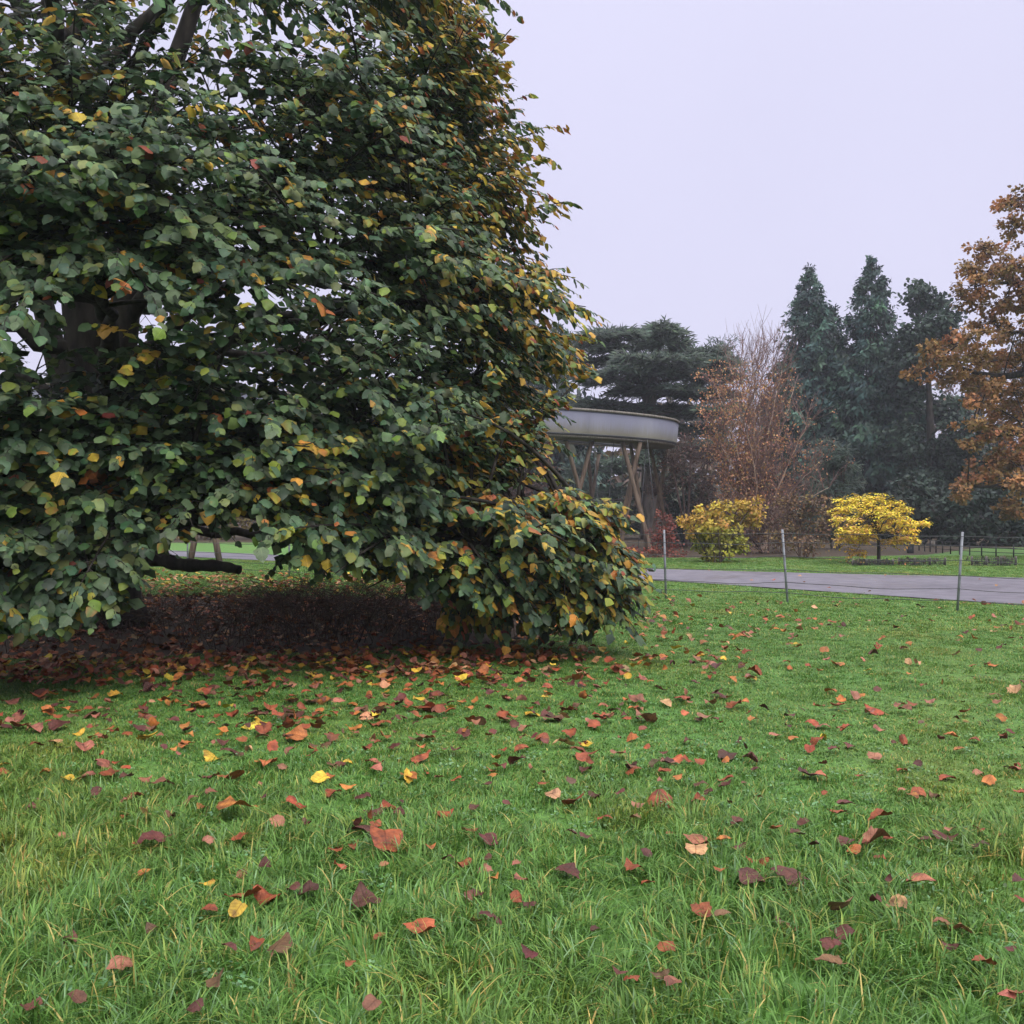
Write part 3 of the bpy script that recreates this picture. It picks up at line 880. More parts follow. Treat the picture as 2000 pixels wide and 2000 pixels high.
def conifer(name, label, base, H, R, cols, nb=420, per=13, kite=.42, droop=.5, power=.85, gap=.0, lowest=.03, group=None, lean=0.0, clump=.25):
    base = np.asarray(base, float)
    root = thing(name, label, 'tree', base, group)
    z = np.linspace(-.1, H, 12)
    P = base + np.stack([lean * z / H, 0 * z, z], -1)
    link('trunk', Geo().tube(P, np.linspace(.02 * H, .015, 12), 7, A(.1, .1, .1)).mesh('trunk', M['bark_grey'], True, base), root)
    f = lowest + (1 - lowest) * (1 - np.sqrt(RNG.random(nb)) ** 1.15)
    f = np.concatenate([f, np.linspace(.8, .995, 26)])
    nb = len(f)
    ph = np.arange(nb) * 2.39996 + RNG.normal(size=nb) * .4
    Rr = R * (1 - f) ** power * RNG.uniform(.72, 1.12, nb) * np.clip((f + .12) * 8, .55, 1) + .08
    zb = f * H
    p0 = base + np.stack([lean * f, 0 * f, zb - Rr * .15], -1)
    tipp = base + np.stack([lean * f + np.cos(ph) * Rr, np.sin(ph) * Rr, zb + Rr * RNG.uniform(-.15, .3, nb)], -1)
    mid = (p0 + tipp) / 2 - A(0, 0, 1.) * (Rr * .18)[:, None]
    tw = Geo().beziers(p0, mid, tipp, .035, .01, 4, 3, A(.05, .04, .035))
    link('branches', tw.mesh('branches', M['stem'], False, base), root)
    bi = np.repeat(np.arange(nb), per)
    s = 1 - (RNG.random(len(bi)) ** 1.4) * .6
    c = (1 - s)[:, None] ** 2 * p0[bi] + 2 * (s * (1 - s))[:, None] * mid[bi] + (s * s)[:, None] * tipp[bi]
    c += RNG.normal(size=c.shape) * clump * np.clip(Rr[bi], .3, 2.)[:, None] * A(.45, .45, .35)
    m = 4
    ii = np.repeat(np.arange(len(bi)), m)
    o_ = nrm((c - base) * A(1, 1, 0) + 1e-3)[ii]
    t = o_ * .55 + unit(len(ii)) * .55 - A(0, 0, 1.) * RNG.uniform(.1, 1.0, len(ii))[:, None] * droop * 1.6
    t[RNG.random(len(ii)) < .12] += A(0, 0, 1.1)
    n = o_ * .8 + A(0, 0, .5) + unit(len(ii)) * .5
    shade = palette(nb, cols, None, .22)[bi][ii]
    colr = shade * RNG.uniform(.8, 1.25, (len(ii), 1))
    rim = np.clip(colr * 1.7, 0, 1)
    g = Geo().leaves(KITE, c[ii] + RNG.normal(size=(len(ii), 3)) * .08, t, n, RNG.uniform(.6, 1.3, len(ii)) * kite * np.clip(.55 + Rr[bi][ii] / R, .5, 1.1), colr, rim)
    link('crown', g.mesh('crown', M['needle'], False, base), root)
    return root


THUJA = [(.013, .031, .029), (.024, .051, .041), (.042, .080, .056)]
b = at(1580, 1080, 66); conifer('conifer_tree', 'dark tall pointed conifer with two small tops on its right shoulder, behind the bare birch', (b[0], b[1], -.5), at(0, 520, 66)[2] + .5, 5.0, THUJA, 560, 17, .40, power=.86)
b = at(1628, 1080, 68); conifer('conifer_tree', 'shorter dark conifer squeezed between the two tallest pointed conifers', (b[0], b[1], -.5), at(0, 600, 68)[2] + .5, 4.0, THUJA, 420, 15, .40, power=.8)
b = at(1703, 1080, 64); conifer('conifer_tree', 'tallest pointed conifer with a ragged spire, left of the round-topped evergreen', (b[0], b[1], -.5), at(0, 502, 64)[2] + .5, 4.9, THUJA, 560, 17, .40, power=.84)
b = at(1022, 1080, 75); conifer('conifer_tree', 'thin grey-green conifer spire half hidden by the big leafy tree', (b[0], b[1], -.5), at(0, 540, 75)[2] + .5, 2.6, [(.035, .06, .05), (.05, .08, .06)], 240, 10, .5, power=.6)
b = at(1112, 1080, 72); conifer('conifer_tree', 'small weeping conifer top between the big leafy tree and the cedar', (b[0], b[1], -.5), at(0, 632, 72)[2] + .5, 3.6, [(.03, .05, .045), (.04, .07, .055)], 240, 11, .5, droop=.9, power=.6, lean=-.8)
b = at(1420, 1080, 78); broadleaf('pine_tree', 'rounded green pine top rising between cedar and birch', 'tree', (b[0], b[1], -.4),
    [(at(1415, 680, 78), (1.3, 1.3, 1.0)), (at(1395, 720, 78), (1.7, 1.5, .9)), (at(1430, 730, 77), (1.3, 1.3, 1.0)), (at(1380, 765, 78), (1.8, 1.5, 1.1)), (at(1425, 790, 78), (1.8, 1.5, 1.2))],
    [(.035, .07, .04), (.045, .09, .05)], leaf=.4, sub=10, per=34, clump=.6, tpl=NEEDLE, trunk=[([(b[0], b[1], -.4), at(1415, 850, 78), at(1412, 690, 78)], .28, .06)], mat='needle')


# cedar of Lebanon: flat plates of needles on level boughs
def cedar():
    b = at(1272, 1090, 58); b[2] = -.3
    root = thing('cedar_tree', 'broad cedar with flat dark grey-green tiers standing behind the raised walkway', 'tree', b)
    st = Geo()
    T1 = cat([b, at(1270, 900, 58), at(1270, 780, 58), at(1282, 700, 58), at(1290, 640, 58)], 6)
    T2 = cat([at(1270, 800, 58), at(1240, 730, 58.5), at(1205, 690, 59), at(1180, 660, 59)], 6)
    st.tube(T1, np.linspace(.62, .06, len(T1)), 9, A(.1, .1, .1)); st.tube(T2, np.linspace(.26, .05, len(T2)), 7, A(.1, .1, .1))
    link('trunk', st.mesh('trunk', M['bark_grey'], True, b), root)
    plates = [(1292, 640, 26), (1305, 650, 30), (1270, 662, 34), (1300, 672, 40), (1195, 650, 46), (1160, 660, 42), (1225, 655, 40), (1150, 676, 36), (1200, 680, 46),
              (1245, 700, 48), (1310, 703, 56), (1360, 690, 56), (1405, 705, 36), (1165, 706, 44), (1225, 722, 52), (1290, 730, 60), (1350, 722, 60), (1395, 736, 44),
              (1190, 745, 44), (1250, 762, 54), (1320, 760, 62), (1375, 770, 50), (1150, 735, 36), (1215, 795, 50), (1290, 798, 58), (1350, 808, 56), (1385, 800, 36),
              (1165, 790, 44), (1330, 842, 58), (1370, 836, 40), (1250, 838, 56), (1390, 868, 36), (1350, 880, 46), (1200, 850, 48), (1300, 885, 50), (1240, 900, 50), (1170, 915, 50), (1210, 960, 56), (1150, 985, 50), (1250, 1000, 50), (1190, 1030, 56)]
    g, tw = Geo(), Geo()
    for k, (u, v, w) in enumerate(plates):
        d = 58 + RNG.uniform(-3.2, 3.2)
        c = at(u, v, d); rx = w * d / 2000; ry = rx * RNG.uniform(.9, 1.4); rz = .07 + .02 * rx
        src = T1 if (u > 1235 or v > 750) else T2
        j = np.argmin(np.abs(src[:, 2] - (c[2] - .2)) + .0)
        tw.beziers([src[j]], [(src[j] + c) / 2 + A(0, 0, .35)], [c], .09, .03, 6, 4, A(.06, .05, .045))
        m = int(112 * rx * ry) + 60
        a = RNG.uniform(0, 2 * math.pi, m); rad = np.sqrt(RNG.random(m))
        wob = 1 + .25 * np.sin(a * 3 + k) + .15 * np.sin(a * 7 + 2 * k)
        x, y = np.cos(a) * rad * rx * wob, np.sin(a) * rad * ry * wob
        sag = -.16 * rad ** 2 * rx
        p = c + np.stack([x, y, RNG.normal(size=m) * rz * .55 + sag + .1 * vnoise(np.stack([x, y, 0 * x], -1), 2., k)], -1)
        nt = 11
        spokes = RNG.choice(m, min(m, nt + int(4 * rx)), replace=False)
        tw.beziers(np.repeat(c[None], len(spokes), 0), (c + p[spokes]) / 2 + A(0, 0, .05), p[spokes], .025, .008, 2, 3, A(.06, .05, .045))
        ii = np.repeat(np.arange(m), 3)
        t = np.stack([np.cos(a), np.sin(a), np.full(m, .1)], -1)[ii] * .7 + unit(len(ii)) * .7
        t[:, 2] *= .45
        cl = palette(m, [(.050, .072, .055), (.07, .098, .07), (.038, .056, .046)], None, .2)[ii]
        g.leaves(NEEDLE, p[ii] + RNG.normal(size=(len(ii), 3)) * .05, t, A(0, 0, 1.) + unit(len(ii)) * .3, RNG.uniform(.34, .65, len(ii)), cl)
    link('branches', tw.mesh('branches', M['stem'], False, b), root)
    link('crown', g.mesh('crown', M['needle'], False, b), root)
cedar()


# birch: fan of pale stems, thin russet leaf, bare purple twigs above
def birch():
    b = at(1480, 1090, 40); b[2] = 0
    root = thing('birch_tree', 'bare pale-stemmed birch fanning out, russet leaves on its left side', 'tree', b)
    tops = [(1400, 760), (1425, 720), (1450, 700), (1470, 690), (1490, 680), (1510, 690), (1530, 720), (1550, 760), (1390, 830), (1575, 830), (1480, 720), (1440, 760), (1600, 900), (1620, 950), (1410, 900), (1520, 760)]
    pts = []
    for k, (u, v) in enumerate(tops):
        d = 40 + RNG.uniform(-1.8, 1.8)
        e = at(u, v, d)
        s0 = b + A(RNG.uniform(-.25, .25), RNG.uniform(-.25, .25), 0)
        mid = s0 * .5 + e * .5 + A((s0[0] - e[0]) * .12, 0, .2)
        P = cat([s0 - A(0, 0, .05), s0 * .8 + mid * .2, mid, e], 8)
        P[2:] += RNG.normal(size=P[2:].shape) * .03
        link('stem', Geo().tube(P, np.linspace(.055 if k % 3 else .078, .008, len(P)), 6, A(.3, .2, .15)).mesh('stem', M['bark_pale'], True, b), root)
        pts.append(P)
    tw = Geo(); tips = []
    for P in pts:
        n1 = 52
        j = RNG.integers(len(P) // 4, len(P), n1)
        p0 = P[j]
        hfrac = j / len(P)
        dirn = nrm(unit(n1) * A(1, 1, .5) * .75 + A(0, 0, .75) + nrm(p0 - b) * .3)
        L = RNG.uniform(.6, 1.6, n1) * (1.25 - .45 * hfrac)
        e = p0 + dirn * L[:, None]
        tw.beziers(p0, (p0 + e) / 2 + unit(n1) * .08, e, .016, .006, 3, 3, A(.21, .135, .12))
        k2 = np.repeat(np.arange(n1), 5); s = RNG.uniform(.3, 1, len(k2))
        q0 = p0[k2] + (e - p0)[k2] * s[:, None]
        e2 = q0 + nrm(dirn[k2] + unit(len(k2)) * .7) * RNG.uniform(.3, .8, len(k2))[:, None]
        tw.beziers(q0, (q0 + e2) / 2 + unit(len(k2)) * .04, e2, .008, .004, 2, 3, A(.20, .12, .115))
        tips.append(e2)
    # the wispy bare top
    m = 130
    c = at(1478, 700, 40); p0 = c + RNG.normal(size=(m, 3)) * A(.55, .5, .45)
    e = p0 + nrm(unit(m) * .45 + A(0, 0, 1.)) * RNG.uniform(.5, 1.1, m)[:, None]
    tw.beziers(p0, (p0 + e) / 2 + unit(m) * .08, e, .007, .003, 3, 3, A(.22, .15, .14))
    link('twigs', tw.mesh('twigs', M['stem'], False, b), root)
    tips = np.concatenate(tips)
    uu = 1000 + 2000 * tips[:, 0] / tips[:, 1]; vv = 1000 - 2000 * (tips[:, 2] - CAM_H) / tips[:, 1]
    leafy = np.clip((1500 - uu) / 90, .24, .95) * np.clip((vv - 690) / 60, 0, 1)
    tips = tips[RNG.random(len(tips)) < leafy]
    ii = np.repeat(np.arange(len(tips)), 7)
    p = tips[ii] + unit(len(ii)) * .28 * RNG.random((len(ii), 1))
    g = Geo().leaves(OVAL, p, unit(len(ii)) - A(0, 0, .6), unit(len(ii)) + A(0, 0, .4), RNG.uniform(.055, .10, len(ii)),
                     palette(len(ii), [(.42, .20, .11), (.48, .25, .12), (.34, .16, .11), (.44, .28, .12)]))
    link('crown', g.mesh('crown', M['far_leaf'], False, b), root)
birch()


# oak on the right, autumn boughs hanging over the lawn
def oak():
    D = 36.0
    b = at(2230, 1090, D); b[2] = 0
    T1 = [b, at(2225, 950, D), at(2200, 780, D), at(2160, 560, D), at(2120, 330, D)]
    boughs = [  # (u, v, half-width px, half-height px)
        (1985, 400, 34, 26), (1975, 440, 24, 22), (1925, 485, 34, 18), (1890, 520, 22, 14), (1935, 530, 50, 22), (1985, 520, 40, 24), (1905, 560, 40, 20), (1890, 590, 24, 14), (1960, 590, 46, 22), (2010, 570, 40, 30),
        (1940, 630, 40, 18), (1985, 650, 44, 22), (1900, 660, 40, 16), (1860, 675, 40, 15), (1812, 682, 24, 12), (1830, 700, 36, 12), (1880, 700, 46, 18), (1950, 700, 46, 22), (1790, 728, 18, 9), (1840, 735, 40, 14), (1900, 735, 36, 14), (2000, 700, 40, 26),
        (1930, 755, 40, 16), (1980, 765, 46, 22), (1910, 785, 26, 12), (1950, 800, 46, 16), (1990, 815, 40, 18), (1920, 760, 30, 14), (1960, 845, 40, 13), (1890, 830, 24, 9), (1920, 828, 26, 10), (1895, 868, 22, 9), (1930, 850, 24, 10),
        (2010, 860, 36, 16), (1960, 890, 40, 16), (1925, 905, 30, 13), (1990, 905, 40, 20), (1890, 935, 34, 12), (1865, 958, 20, 12), (1945, 935, 36, 15), (1985, 945, 36, 18), (1975, 985, 26, 14), (1995, 1000, 30, 14), (1880, 965, 20, 10),
        (2060, 480, 60, 50), (2090, 620, 70, 60), (2080, 740, 70, 60), (2080, 860, 70, 60), (2060, 960, 50, 40), (2130, 380, 80, 60), (2230, 500, 90, 70), (2260, 650, 90, 80), (2280, 800, 90, 80), (2350, 700, 80, 80), (2200, 300, 90, 60), (2120, 230, 80, 60)]
    blobs = []
    for u, v, w, h in boughs:
        d = D + RNG.uniform(-2.0, 2.0) * (1 if u < 2030 else 1.6)
        s = d / 2000
        blobs.append((at(u, v, d), (w * s * 1.12, w * s * 1.1, h * s * (1.1 if u < 2030 else .9))))
    broadleaf('oak_tree', 'orange-brown autumn oak reaching in from the right edge of the picture', 'tree', b, blobs,
              [(.38, .18, .075), (.31, .16, .06), (.22, .14, .055), (.45, .19, .085), (.28, .18, .06)], [2, 3, 3, 1, 2], leaf=.13, sub=42, per=30, clump=.23, twig_n=2, twig_r=.018,
              trunk=[(T1, .55, .1), ([at(2220, 880, D), at(2120, 830, D), at(2010, 840, D), at(1940, 850, D), at(1900, 840, D)], .2, .04), ([at(2200, 780, D), at(2080, 720, D), at(1960, 735, D), at(1880, 720, D), at(1815, 690, D)], .2, .03),
                     ([at(2170, 600, D), at(2060, 560, D), at(1990, 552, D), at(1930, 555, D)], .16, .04), ([at(2220, 950, D), at(2100, 930, D), at(1980, 950, D), at(1890, 950, D)], .18, .03), ([at(2150, 520, D), at(2050, 440, D), at(1995, 410, D)], .12, .03)],
              bark='bark_dark', twig=(.035, .028, .024))
oak()

# round-topped evergreen between the conifers and the oak
D = 60
b = at(1822, 1080, D); b[2] = -.3
blobs = [(at(u, v, D + RNG.uniform(-1.5, 1.5)), (w * D / 2000, w * D / 2000, h * D / 2000)) for u, v, w, h in
         [(1790, 572, 28, 18), (1800, 600, 30, 18), (1830, 595, 26, 16), (1850, 615, 22, 14), (1820, 630, 32, 18), (1845, 640, 26, 14), (1795, 650, 30, 16), (1770, 668, 30, 16), (1830, 668, 36, 14), (1765, 700, 40, 24), (1810, 705, 40, 24),
          (1770, 750, 40, 28), (1790, 800, 40, 28), (1850, 800, 40, 30), (1880, 850, 50, 34), (1850, 880, 44, 30), (1770, 860, 36, 30), (1800, 930, 50, 36), (1870, 940, 60, 36), (1930, 900, 60, 40), (1950, 960, 60, 40)]]
broadleaf('evergreen_tree', 'tall evergreen with a rounded crown and bare trunk beside the pointed conifers', 'tree', b, blobs, [(.028, .050, .040), (.036, .062, .045), (.045, .07, .05)], leaf=.26, sub=24, per=34, clump=.5,
          trunk=[([b, at(1820, 920, D), at(1815, 780, D), at(1808, 620, D)], .42, .06), ([at(1820, 960, D), at(1790, 905, D), at(1772, 870, D)], .14, .05), ([at(1818, 850, D), at(1850, 820, D), at(1870, 815, D)], .12, .04)], bark='bark_dark', twig=(.04, .034, .03))


def px_blobs(rows, D, jit=1.0, deep=1.0):
    return [(at(u, v, D + RNG.uniform(-jit, jit)), (w * D / 2000, w * D / 2000 * deep, h * D / 2000)) for u, v, w, h in rows]


def px_bush(name, label, cat_, u0, D, rows, cols, weights=None, trunk=None, **kw):
    b = at(u0, 1090, D); b[2] = 0
    jit = kw.pop('jit', .6)
    return broadleaf(name, label, cat_, b, px_blobs(rows, D, jit), cols, weights, trunk=trunk, **kw)


DARKEV = [(.020, .036, .028), (.030, .050, .038), (.040, .062, .046)]
px_bush('evergreen_shrub', 'dark evergreen shrub under the oak boughs at the right', 'shrub', 1900, 47, [(1860, 1000, 44, 34), (1900, 985, 44, 36), (1945, 1000, 44, 36), (1880, 1040, 46, 30), (1930, 1045, 50, 28), (1985, 1020, 46, 36), (1975, 1055, 44, 24), (2040, 1020, 50, 40), (2100, 1020, 50, 40)], DARKEV, leaf=.22, sub=15, per=34, clump=.42)
px_bush('evergreen_shrub', 'dark evergreen shrub in the shade behind the small yellow tree', 'shrub', 1780, 49, [(1760, 985, 40, 32), (1800, 1000, 44, 34), (1835, 970, 36, 30), (1820, 1035, 40, 26), (1740, 1030, 36, 26), (1850, 1030, 30, 26), (1780, 950, 40, 26), (1715, 1000, 40, 36), (1680, 1010, 36, 34)], DARKEV, leaf=.22, sub=15, per=34, clump=.42)
px_bush('evergreen_shrub', 'dark holly-like shrub between the walkway legs and the birch', 'shrub', 1345, 46, [(1340, 940, 34, 36), (1360, 985, 36, 36), (1320, 990, 34, 36), (1350, 1040, 44, 34), (1310, 1050, 34, 30), (1300, 945, 26, 30), (1385, 1040, 36, 36)], DARKEV, leaf=.17, sub=18, per=32, clump=.36)
px_bush('deciduous_shrub', 'purple-brown bare twiggy shrub under the end of the walkway', 'shrub', 1340, 44, [(1350, 880, 34, 34), (1385, 900, 34, 40), (1330, 915, 34, 36), (1375, 960, 40, 40), (1310, 900, 26, 34), (1290, 960, 30, 40)], [(.16, .09, .075), (.12, .07, .06), (.2, .1, .07)], leaf=.1, sub=30, per=7, clump=.45, twig=(.11, .075, .07), twig_n=14, twig_r=.016)
px_bush('deciduous_shrub', 'brown sparse shrub between the yellow-green bush and the small yellow tree', 'shrub', 1570, 34.5, [(1545, 985, 30, 24), (1590, 985, 34, 28), (1560, 1020, 36, 28), (1605, 1030, 34, 28), (1570, 1060, 40, 24), (1625, 1000, 24, 24), (1530, 1045, 26, 24)], [(.20, .11, .06), (.26, .17, .06), (.12, .09, .05), (.15, .09, .07)], leaf=.09, sub=46, per=16, clump=.26, twig=(.11, .07, .06), twig_n=9, twig_r=.012)
px_bush('conifer_shrub', 'pale grey-green rounded conifer to the right of the birch', 'tree', 1635, 43, [(1625, 870, 26, 16), (1645, 890, 26, 18), (1610, 895, 26, 16), (1650, 915, 24, 16), (1630, 925, 30, 18), (1600, 940, 34, 22), (1655, 945, 20, 16), (1625, 965, 30, 24), (1620, 1010, 40, 40)], [(.08, .11, .085), (.10, .13, .10), (.06, .085, .07)], leaf=.3, sub=22, per=40, clump=.32, tpl=NEEDLE, mat='needle', twig=(.07, .06, .05))
px_bush('deciduous_shrub', 'low bare brown shrub at the foot of the birch', 'shrub', 1510, 38, [(1440, 1050, 40, 32), (1480, 1060, 30, 30), (1520, 1050, 36, 30), (1420, 1000, 30, 34), (1540, 1010, 34, 34), (1500, 1000, 40, 34)], [(.14, .085, .065), (.09, .06, .05), (.2, .12, .06)], leaf=.1, sub=30, per=10, clump=.4, twig=(.10, .065, .06), twig_n=11, twig_r=.014)
px_bush('red_shrub', 'dull red-leaved shrub beside the walkway leg', 'shrub', 1300, 35.5, [(1295, 1015, 20, 18), (1310, 1035, 18, 18), (1285, 1045, 18, 18), (1305, 1065, 22, 18), (1280, 1080, 22, 12), (1325, 1085, 18, 10), (1245, 1080, 26, 12)], [(.22, .055, .045), (.28, .08, .05), (.17, .05, .045)], leaf=.075, sub=60, per=24, clump=.17, twig=(.1, .06, .05), twig_n=4, twig_r=.01)
b = at(1398, 1097, 31.5)
YT = [(.56, .42, .06), (.50, .32, .06), (.44, .38, .06), (.46, .24, .06)]
YG = [(.36, .34, .06), (.44, .38, .06), (.24, .26, .05)]
D = 31.5
b = at(1400, 1097, D); b[2] = 0
broadleaf('yellow_bush', 'dense bush with an orange-yellow top and greener foot beside the far verge', 'bush', b,
    [(c, r, YT) for c, r in px_blobs([(1440, 992, 30, 14), (1470, 985, 22, 12), (1400, 995, 36, 14), (1365, 1005, 26, 14), (1345, 1020, 16, 12), (1385, 1020, 40, 16), (1430, 1018, 40, 16), (1470, 1012, 26, 14), (1360, 1040, 26, 14)], D, .5)] +
    [(c, r, YG) for c, r in px_blobs([(1400, 1045, 44, 16), (1440, 1042, 36, 16), (1375, 1062, 28, 14), (1415, 1066, 36, 14), (1400, 1085, 30, 10), (1445, 1066, 22, 12)], D, .5)],
    YT, leaf=.10, sub=64, per=26, clump=.19, twig=(.09, .07, .05), twig_n=3, twig_r=.01)


def yellow_tree():
    D = 30.5
    b = at(1716, 1089, D); b[2] = 0
    root = thing('yellow_tree', 'small bright yellow tree with feathery level sprays across the road', 'tree', b)
    P = cat([b, at(1716, 1060, D), at(1712, 1035, D), at(1705, 1000, D)], 6)
    link('trunk', Geo().tube(P, np.linspace(.06, .025, len(P)), 7, A(.05, .05, .05)).mesh('trunk', M['bark_dark'], True, b), root)
    rows = [(u_, v_, w_ * .70) for u_, v_, w_ in [(1655, 972, 22), (1690, 968, 24), (1720, 975, 22), (1672, 985, 24), (1710, 990, 26), (1745, 985, 22), (1640, 995, 16), (1690, 1003, 26), (1735, 1003, 24), (1760, 1000, 18), (1660, 1010, 24), (1705, 1018, 26), (1750, 1018, 24), (1775, 1020, 14),
            (1650, 1028, 22), (1685, 1030, 20), (1730, 1032, 20), (1765, 1036, 18), (1790, 1024, 8), (1645, 1045, 18), (1672, 1050, 18), (1755, 1052, 20), (1785, 1045, 10), (1660, 1063, 14), (1690, 1048, 14), (1668, 1075, 10), (1740, 1062, 10)]]
    tw, g = Geo(), Geo()
    for k, (u, v, w) in enumerate(rows):
        u, v, w = u + RNG.normal() * 5, v + RNG.normal() * 5, w * RNG.uniform(.6, 1.2) * (1 if u < 1745 else .75)
        d = D + RNG.uniform(-.8, .8); c = at(u, v, d); r = w * d / 2000
        p0 = P[RNG.integers(len(P) // 2, len(P))]
        tw.beziers([p0], [(p0 + c) / 2 + A(0, 0, .12)], [c], .018, .007, 5, 4, A(.05, .04, .035))
        m = int(22 + 78 * r)
        a = RNG.uniform(0, 2 * math.pi, m); rad = np.sqrt(RNG.random(m)) * r * 1.1
        p = c + np.stack([np.cos(a) * rad, np.sin(a) * rad, RNG.normal(size=m) * .06], -1)
        ii = np.repeat(np.arange(m), 6)
        s = np.tile(np.arange(6) / 6., m)
        ax = nrm(np.stack([np.cos(a), np.sin(a) * .8, np.full(m, -.12)], -1) + RNG.normal(size=(m, 3)) * .3)[ii]
        q = p[ii] + ax * (s * .28)[:, None]
        lat = nrm(np.cross(ax, A(0, 0, 1.)))
        t = ax * .5 + lat * np.tile([1, -1, 1, -1, 1, -1], m)[:, None] + unit(len(ii)) * .2 - A(0, 0, .25)
        hi = (1030 - v) / 60.
        g.leaves(KITE, q, t, A(0, 0, 1.) + unit(len(ii)) * .4, RNG.uniform(.09, .15, len(ii)),
                 palette(len(ii), [(.72, .58, .05), (.62, .44, .06), (.58, .33, .09)], [max(.3, 1.6 + hi * 2), 2, max(.2, 1.4 - hi * 1.6)]))
    link('branches', tw.mesh('branches', M['stem'], False, b), root)
    link('crown', g.mesh('crown', M['far_leaf'], False, b), root)
yellow_tree()

# brown and olive trees seen in slivers behind and beneath the big tree
WOODC = [(.20, .12, .07), (.15, .12, .06), (.11, .11, .05), (.24, .16, .06)]
for k, (u0, D, rows, cols, lab) in enumerate([
    (120, 62, [(60, 930, 80, 60), (160, 900, 90, 60), (220, 980, 80, 50), (80, 1010, 90, 40), (140, 800, 80, 60)], [(.2, .13, .09), (.14, .10, .07)], 'brownish tree glimpsed under the left end of the big canopy'),
    (420, 58, [(360, 960, 70, 50), (450, 940, 80, 60), (500, 1000, 70, 40), (400, 1020, 80, 34), (430, 860, 70, 60)], [(.26, .20, .05), (.18, .15, .05), (.2, .12, .07)], 'olive and yellow tree glimpsed through the gap above the low limb'),
    (700, 60, [(640, 950, 80, 60), (730, 930, 80, 60), (760, 1010, 80, 40), (660, 1020, 80, 40), (700, 840, 80, 60)], WOODC, 'brown tree behind the middle of the big canopy'),
    (960, 64, [(900, 940, 80, 60), (990, 930, 70, 60), (1050, 980, 60, 50), (940, 1020, 90, 40), (960, 830, 70, 60), (1040, 880, 50, 50)], [(.2, .11, .09), (.24, .14, .1), (.15, .09, .07)], 'pinkish brown tree behind the right fringe of the big canopy'),
    (1930, 72, [(1880, 800, 60, 60), (1950, 740, 60, 60), (2010, 690, 60, 50), (1900, 880, 70, 60), (1980, 860, 70, 60), (1930, 950, 80, 60), (2030, 790, 60, 60), (2020, 940, 70, 60)], [(.14, .10, .10), (.10, .09, .08), (.17, .11, .10), (.05, .07, .06)], 'purple-brown tree in the mist behind the oak boughs'),
    (-200, 60, [(-260, 930, 100, 70), (-150, 900, 100, 70), (-200, 1010, 110, 50)], WOODC, 'brown tree past the left end of the big canopy')]):
    px_bush('woodland_tree', lab, 'tree', u0, D, rows, cols, leaf=.24, sub=10, per=30, clump=.8, jit=2.5, twig=(.07, .05, .045), twig_n=5, twig_r=.03, group='trees behind the big tree',
            trunk=[([at(u0, 1080, D) * A(1, 1, 0), at(u0 + 5, 960, D), at(u0, 840, D)], .25, .06)])


def far_woodland():
    g = Geo()
    x = np.concatenate([np.linspace(-75, 75, 150)])
    for row, (d, h, cols) in enumerate([(96, 12.8, [(.15, .11, .09), (.18, .12, .08), (.10, .10, .07), (.08, .09, .07)]), (84, 7.5, [(.14, .10, .08), (.08, .08, .06), (.19, .13, .07)]), (74, 5.0, [(.07, .08, .06), (.12, .09, .07)])]):
        m = 420
        cx = RNG.uniform(-80, 80, m); top = h * (.72 + .45 * vnoise(np.stack([cx, 0 * cx, 0 * cx], -1), .12, 20 + row))
        cz = RNG.random(m) ** 1.1 * top
        c = np.stack([cx, d + RNG.normal(size=m) * 2, cz], -1)
        cc = palette(m, cols, None, .2)
        ii = np.repeat(np.arange(m), 24)
        p = c[ii] + RNG.normal(size=(len(ii), 3)) * A(1.3, 1.0, .9)
        g.leaves(OVAL, p, unit(len(ii)), unit(len(ii)) + A(0, -.3, .5), RNG.uniform(.5, 1.1, len(ii)), cc[ii] * RNG.uniform(.75, 1.25, (len(ii), 1)))
    link('far_woodland', g.mesh('far_woodland', M['far_leaf']), kind='stuff', label='misty brown and green wood closing the view behind the trees', category='woodland')
far_woodland()


